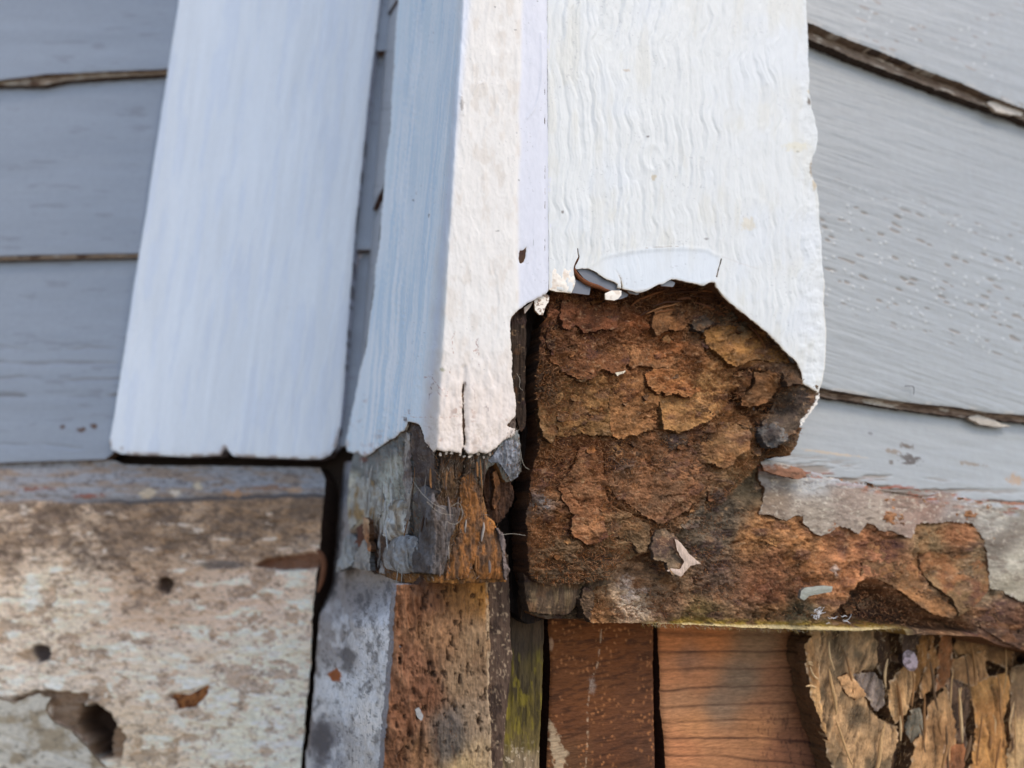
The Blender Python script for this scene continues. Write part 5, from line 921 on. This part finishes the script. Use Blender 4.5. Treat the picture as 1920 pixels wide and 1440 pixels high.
bodyA = [(795, -420), (752, -20), (730, 250), (706, 500), (680, 690), (656, 812), (664, 838), (760, 780), (800, 820), (950, 815), (962, 770), (955, 700), (953, 610), (975, 574), (1022, 545), (1022, 200), (1019, -420)]
sheet('board_body', lb, AB, bodyA, 4, (1, 20), -1.1, None, lambda x, y, d: rotC(flat((70, 48, 34), x), x, y, 5), M_FIB, 12, (60, 42, 32), seed=3)
# thin paint shell edge at the slot with dark wood behind it
sheet('rotten_side', lb, PB, [(957, 600), (964, 586), (976, 574), (988, 572), (986, 640), (984, 700), (986, 760), (984, 800), (976, 812), (966, 780), (966, 740), (958, 690)], 1.5, (1.5, 8), -6, lambda x, y, d: 1.0 * ridge(x / 6, y / 60, 3, 5), lambda x, y, d: rotC(flat((52, 38, 30), x), x, y, 8, .6), M_FIB, 12, (36, 26, 20))
# broken foot
foot = [(662, 846), (700, 838), (740, 812), (764, 784), (800, 800), (860, 820), (940, 800), (972, 806), (976, 830), (978, 884), (962, 902), (948, 904), (930, 868), (917, 876), (908, 896), (906, 925), (914, 968), (925, 976), (937, 995), (948, 1012), (950, 1040), (948, 1060), (952, 1088), (900, 1088), (840, 1091), (790, 1092), (744, 1091), (712, 1078),
        (694, 1070), (690, 1040), (676, 1010), (672, 1000), (655, 1000), (651, 960), (652, 900), (656, 868)]
def offA(x, y):
    return idw([(660, 860, -1.4), (720, 840, -1.4), (700, 900, -2.4), (670, 950, -3), (720, 950, -2), (760, 800, -2), (760, 880, -3), (800, 850, -3), (850, 850, -5), (900, 860, -3.5), (960, 850, -1.4), (800, 950, -3), (850, 950, -7), (840, 1040, -5), (880, 900, -6), (900, 1000, -4), (930, 1060, -1), (880, 1070, -2), (740, 1050, -1.5), (690, 1050, -3)], x, y, 16)[..., 0]
grov = [([(769, 960), (766, 985), (764, 1005), (762, 1020)], 3, 4), ([(872, 810), (874, 850), (870, 885), (862, 900), (868, 930)], 3.6, 6), ([(816, 850), (817, 880), (815, 930)], 3.4, 4), ([(806, 1000), (800, 1030), (803, 1060)], 1.6, 2.0), ([(700, 980), (704, 1010), (702, 1060)], 7, 6), ([(890, 840), (892, 870), (899, 910), (904, 930)], 2.5, 3), ([(788, 800), (790, 840), (788, 880)], 2, 3), ([(797, 845), (800, 900)], 2, 3), ([(757, 830), (768, 870), (772, 900)], 2, 3), ([(890, 1052), (893, 1070)], 5, 6), ([(851, 850), (853, 905)], 1.6, 2)]
def hFt(x, y, d):
    h = 1.2 * ridge(x / 8 + .9 * fbm(x / 20, y / 40, 3, 5), y / 70, 4, 531) + .6 * fbm(x / 5, y / 16, 4, 533, .65)
    lw_ = ss(765, 745, x); h = h * (1 - .55 * lw_) + .7 * lw_ * fbm(x / 14, y / 40, 4, 535)
    for (p, w, k) in grov: h = h - k * ss(w, 0, linedist(p, x + 2.5 * fbm(x / 10, y / 10, 3, 8), y))
    dk = ss(0, -10, sdf([(858, 870), (900, 880), (930, 880), (905, 960), (880, 980), (850, 940)], x, y))
    return h - .8 * np.exp(-d / 3)
def cFt(x, y, d):
    c = lin(idw([(670, 868, (122, 122, 126)), (700, 862, (114, 115, 120)), (735, 840, (116, 117, 122)), (752, 822, (118, 118, 122)), (690, 895, (116, 115, 118)), (665, 900, (206, 200, 188)), (668, 950, (196, 190, 176)), (700, 930, (210, 204, 194)), (690, 950, (150, 112, 66)), (725, 900, (178, 176, 172)), (745, 870, (176, 172, 166)), (755, 920, (160, 154, 146)),
                 (735, 960, (176, 174, 170)), (765, 800, (84, 70, 64)), (780, 830, (92, 78, 72)), (770, 860, (136, 126, 120)), (800, 860, (78, 66, 60)), (800, 900, (88, 78, 72)), (840, 860, (86, 66, 54)), (850, 900, (92, 68, 48)), (830, 930, (96, 72, 52)), (870, 900, (84, 62, 48)), (895, 860, (104, 98, 94)), (905, 900, (108, 100, 94)), (890, 920, (126, 84, 50)),
                 (880, 960, (140, 92, 50)), (900, 990, (164, 104, 46)), (880, 1010, (150, 92, 42)), (850, 1010, (104, 76, 50)), (850, 1060, (104, 80, 58)), (920, 1000, (176, 110, 50)), (900, 1060, (150, 100, 56)), (940, 1020, (116, 98, 88)), (930, 1060, (158, 104, 68)), (860, 1085, (140, 94, 50)), (800, 1085, (106, 78, 50)), (790, 980, (86, 80, 78)), (780, 1050, (108, 104, 102)),
                 (810, 1030, (98, 92, 90)), (700, 1020, (70, 48, 38)), (700, 1060, (84, 58, 44)), (960, 850, (128, 130, 134)), (945, 838, (130, 132, 137)), (965, 880, (118, 112, 106)), (925, 850, (150, 148, 146))], x, y, 9))
    c = rotC(c, x, y, 541, .55)
    for (p, w, k) in grov: c = mix(c, lin((34, 26, 22)), ss(w, 0, linedist(p, x, y)) * .6)
    v = fbm(x / 5, y / 50, 4, 543); c = mix(c, lin((205, 203, 198)), ss(.1, .45, v) * ss(768, 750, x) * ss(855, 900, y + .4 * (x - 657)) * .7)
    c = mix(c, lin((120, 64, 46)), ss(1.1, .6, np.hypot((x - 682) / 8, (y - 862) / 6)) * .7)
    return mix(c, lin((60, 50, 44)), ss(.15, .5, fbm(x / 3.5, y / 30, 4, 545)) * .45)
sheet('broken_foot', lb, AB, foot, 1.35, (2.0, 7), offA, hFt, cFt, M_FIB, 11, (112, 76, 42), seed=14)
def af(poly, dh, c1, c2, seed, th=2.2, dome=1.0, label=None, name='wood_splinter', mat=None, tilt=None, edge=(2, 7)):
    P = Z6(*poly); cx = np.mean([q[0] for q in P]); cy = np.mean([q[1] for q in P]); t = tilt or (0, 0)
    def cf_(x, y, d):
        c = mix(flat(c1, x), lin(c2), ss(-.25, .35, fbm(x / 10, y / 22, 4, seed))); c = c * (1 + .35 * fbm(x / 4, y / 18, 4, seed + 1))[:, None]
        return mix(c, lin((60, 48, 40)), ss(.2, .5, fbm(x / 4, y / 20, 3, seed + 2)) * .5)
    return sheet(name, lb, AB, P, 1.25, edge, lambda x, y: offA(x, y) + dh + t[0] * (x - cx) / 20 + t[1] * (y - cy) / 20, lambda x, y, d: 1.0 * fbm(x / 5, y / 26, 4, seed + 4, .62) + .5 * fbm(x / 3, y / 5, 3, seed + 5) + .6 * ridge(x / 8, y / 70, 3, seed + 6), cf_, mat or M_FIB, th, tuple(int(v * .55) for v in c1), label=label, dome=dome, seed=seed)
af([(590, 700), (640, 690), (700, 740), (740, 800), (860, 820), (830, 920), (800, 1000), (760, 1192), (640, 1185), (560, 1172), (575, 1050), (600, 960), (620, 860), (575, 780)], 3.0, (100, 94, 92), (84, 74, 68), 551, 4, 1.2, 'grey slab of split wood')
af([(560, 360), (615, 350), (640, 420), (690, 500), (700, 600), (700, 730), (660, 720), (600, 690), (575, 600), (560, 480)], 1.8, (98, 84, 76), (76, 62, 56), 552, 3)
af([(525, 390), (555, 400), (565, 560), (570, 700), (545, 780), (525, 700), (520, 560)], 1.8, (170, 160, 150), (120, 104, 96), 553, 2.5, .8)
af([(535, 700), (560, 740), (560, 850), (552, 960), (530, 975), (522, 900), (520, 800)], 2.0, (160, 150, 138), (120, 108, 98), 554, 2.5, .8)
af([(860, 650), (920, 620), (950, 680), (985, 740), (975, 800), (1000, 880), (1060, 930), (1100, 1000), (1110, 1080), (1105, 1222), (960, 1215), (930, 1130), (905, 1215), (770, 1222), (800, 1080), (840, 980), (860, 900), (850, 780)], 2.2, (146, 96, 52), (96, 70, 50), 555, 4, 1.5, 'orange-brown slab', edge=(2.5, 10))
af([(1060, 930), (1085, 950), (1108, 1010), (1104, 1060), (1115, 1150), (1130, 1160), (1112, 1226), (1098, 1200), (1095, 1100), (1075, 1000)], 3.4, (128, 112, 104), (96, 80, 72), 556, 2, .8)
af([(1010, 580), (1050, 560), (1100, 600), (1150, 680), (1160, 760), (1130, 830), (1100, 880), (1060, 905), (1020, 880), (1000, 800), (985, 700)], -3.0, (78, 52, 36), (58, 40, 30), 557, 5, 1.5, 'dark rotten knot at the right', edge=(4, 8), name='rotten_knot')
af([(1030, 620), (1060, 600), (1075, 680), (1080, 760), (1050, 830), (1035, 790), (1050, 700)], -.5, (132, 88, 54), (92, 60, 38), 558, 3, 1, edge=(3, 7))
af([(200, 968), (232, 968), (262, 1000), (282, 1036), (262, 1060), (228, 1140), (160, 1172), (132, 1176), (134, 1140), (158, 1100), (175, 1040), (184, 1000)], 4.0, (164, 162, 156), (138, 134, 128), 559, 2.5, 1.4, 'pale curled splinter at the far left tip', mat=M_WEATH, tilt=(0, 1.5))
af([(268, 1040), (300, 985), (322, 968), (334, 1060), (330, 1168), (270, 1160), (228, 1148), (245, 1090)], 4.5, (160, 150, 138), (128, 118, 108), 560, 2.5, 1.2, mat=M_WEATH, tilt=(0, 1.5))
af([(300, 868), (326, 880), (332, 940), (326, 1000), (336, 1060), (322, 1066), (308, 990)], 5.5, (168, 116, 78), (196, 160, 124), 561, 2.5, .8, 'thin upright orange splinter')
af([(258, 920), (300, 900), (304, 980), (270, 1040), (236, 1036), (262, 990)], 2.8, (120, 74, 54), (92, 58, 44), 562, 2.5, .8)
af([(405, 800), (440, 770), (500, 770), (540, 800), (532, 880), (515, 960), (470, 985), (420, 1000), (380, 970), (390, 900), (410, 860)], 3.2, (190, 188, 182), (156, 140, 118), 563, 4, 3.0, 'bulging pale splinter', mat=M_WEATH)
af([(400, 1040), (450, 985), (520, 965), (572, 985), (588, 1040), (560, 1110), (560, 1180), (480, 1185), (395, 1150), (388, 1090)], 3.6, (150, 148, 146), (124, 116, 108), 564, 4, 2.4, 'grey splinter with white spots', mat=M_WEATH)
af([(330, 1010), (370, 980), (395, 1040), (392, 1150), (360, 1190), (332, 1170)], 1.0, (76, 54, 44), (56, 40, 34), 565, 3, .8)
af([(240, 640), (330, 640), (400, 720), (420, 800), (380, 890), (320, 880), (270, 880), (225, 940), (215, 860), (222, 740)], 1.4, (176, 172, 162), (156, 130, 92), 566, 2, 1.2, mat=M_WEATH)
af([(1010, 548), (1050, 500), (1090, 445), (1150, 430), (1188, 460), (1192, 560), (1180, 640), (1140, 664), (1110, 620), (1070, 560), (1030, 560)], 1.6, (140, 142, 148), (116, 116, 118), 567, 1.5, .8, 'grey undercoat flap', name='undercoat', mat=M_WEATH)
af([(380, 1185), (480, 1180), (620, 1190), (760, 1198), (900, 1214), (1112, 1218), (1108, 1232), (980, 1236), (860, 1244), (700, 1236), (560, 1240), (480, 1224)], .6, (136, 90, 44), (96, 66, 38), 568, 4, .5, edge=(2.5, 5))
af([(1110, 345), (1160, 300), (1166, 385), (1130, 372)], .8, (96, 82, 72), (76, 60, 52), 569, 1.5, .4)
fibres('loose_fibres', lb, AB, foot, 5000, lambda x, y: offA(x, y) + 1.2, (.5, 2.4), .09, ((150, 128, 108), (104, 78, 58), (176, 160, 144), (80, 62, 50), (160, 104, 56)), (1.5, .5), .7, 10)
rs = np.random.RandomState(31)
for i in range(90):
    x0 = rs.uniform(655, 945); y0 = rs.uniform(850, 1060); L_ = rs.uniform(14, 60)
    if sdf(foot, np.array([x0]), np.array([y0]))[0] > -5 or sdf(foot, np.array([x0]), np.array([y0 + L_]))[0] > 3: continue
    cc = [(120, 106, 98), (92, 78, 70), (150, 140, 130), (70, 54, 44), (140, 98, 60)][i % 5] if x0 > 765 else [(176, 172, 164), (150, 142, 132), (196, 194, 190)][i % 3]
    ln_ = rs.normal(-.05, .08); o1 = float(offA(np.array([x0]), np.array([y0]))[0]) + rs.uniform(.6, 3.4)
    strand('wood_sliver', lb, P_(AB, [(x0 + ln_ * L_ * k / 3 + rs.uniform(-1, 1), y0 + L_ * k / 3) for k in range(4)], o1), rs.uniform(.15, .55), cc, M_FIB)
rs = np.random.RandomState(41)
edge_pts = np.array([(768, 792), (786, 798), (793, 826), (806, 846), (830, 846), (858, 849), (880, 851), (905, 849), (925, 842), (943, 829), (962, 816)], float)
for i in range(20):
    t = rs.uniform(0, len(edge_pts) - 1.01); k = int(t); q = edge_pts[k] * (1 - t + k) + edge_pts[k + 1] * (t - k)
    x0, y0, r = q[0] + rs.normal(0, 5), q[1] - 2 + abs(rs.normal(0, 9)), rs.uniform(1.2, 3.4)
    sheet('paint_crumb', lb, AB, [(x0 + r * rs.uniform(.6, 1.3) * math.cos(a), y0 + r * rs.uniform(.8, 1.8) * math.sin(a)) for a in np.linspace(0, 5.5, 7)], 1.2, (1, 3), rs.uniform(-1.8, -.4), None, (176, 164, 150), M_WEATH, .8, (130, 112, 96), dome=.3, seed=i)
for i, pts in enumerate(([(846, 950), (860, 940), (868, 955), (866, 975), (852, 985), (838, 978)], [(770, 895), (790, 925), (812, 945), (835, 955)], [(800, 940), (822, 962), (850, 966)], [(966, 830), (976, 840), (978, 862), (984, 876), (992, 880)], [(969, 700), (976, 712), (973, 726), (980, 732)], [(940, 1003), (960, 1000), (985, 1004)])):
    strand('cobweb_thread', lb, P_(AB, pts, 2.5), .07, (176, 166, 150), M_WEATH, taper=False, k=3)
# added backing board, its near-black colour paints the shade in the slot
sl = thing('slot_backing', 'backing board coloured near-black as the shade deep in the slot between the two corner boards', 'stud', pt(PB, 985, 1160, -18))
sheet('slot_backing_face', sl, PB, [(930, 520), (1045, 520), (1040, 900), (1020, 1100), (1020, 1160), (990, 1170), (920, 1120), (920, 900)], 1.8, (1, 10), lambda x, y: -17 - 6 * ss(980, 960, x), lambda x, y, d: 2.2 * ridge(x / 9, y / 130, 4, 601) + .8 * fbm(x / 5, y / 30, 3, 603),
      lambda x, y, d: mix(flat((36, 27, 22), x), lin((58, 42, 30)), ss(0, .5, fbm(x / 5, y / 40, 3, 605)) * ss(1000, 1150, y + 300 * (x > 1000))), M_FIB, 10, (28, 22, 18))
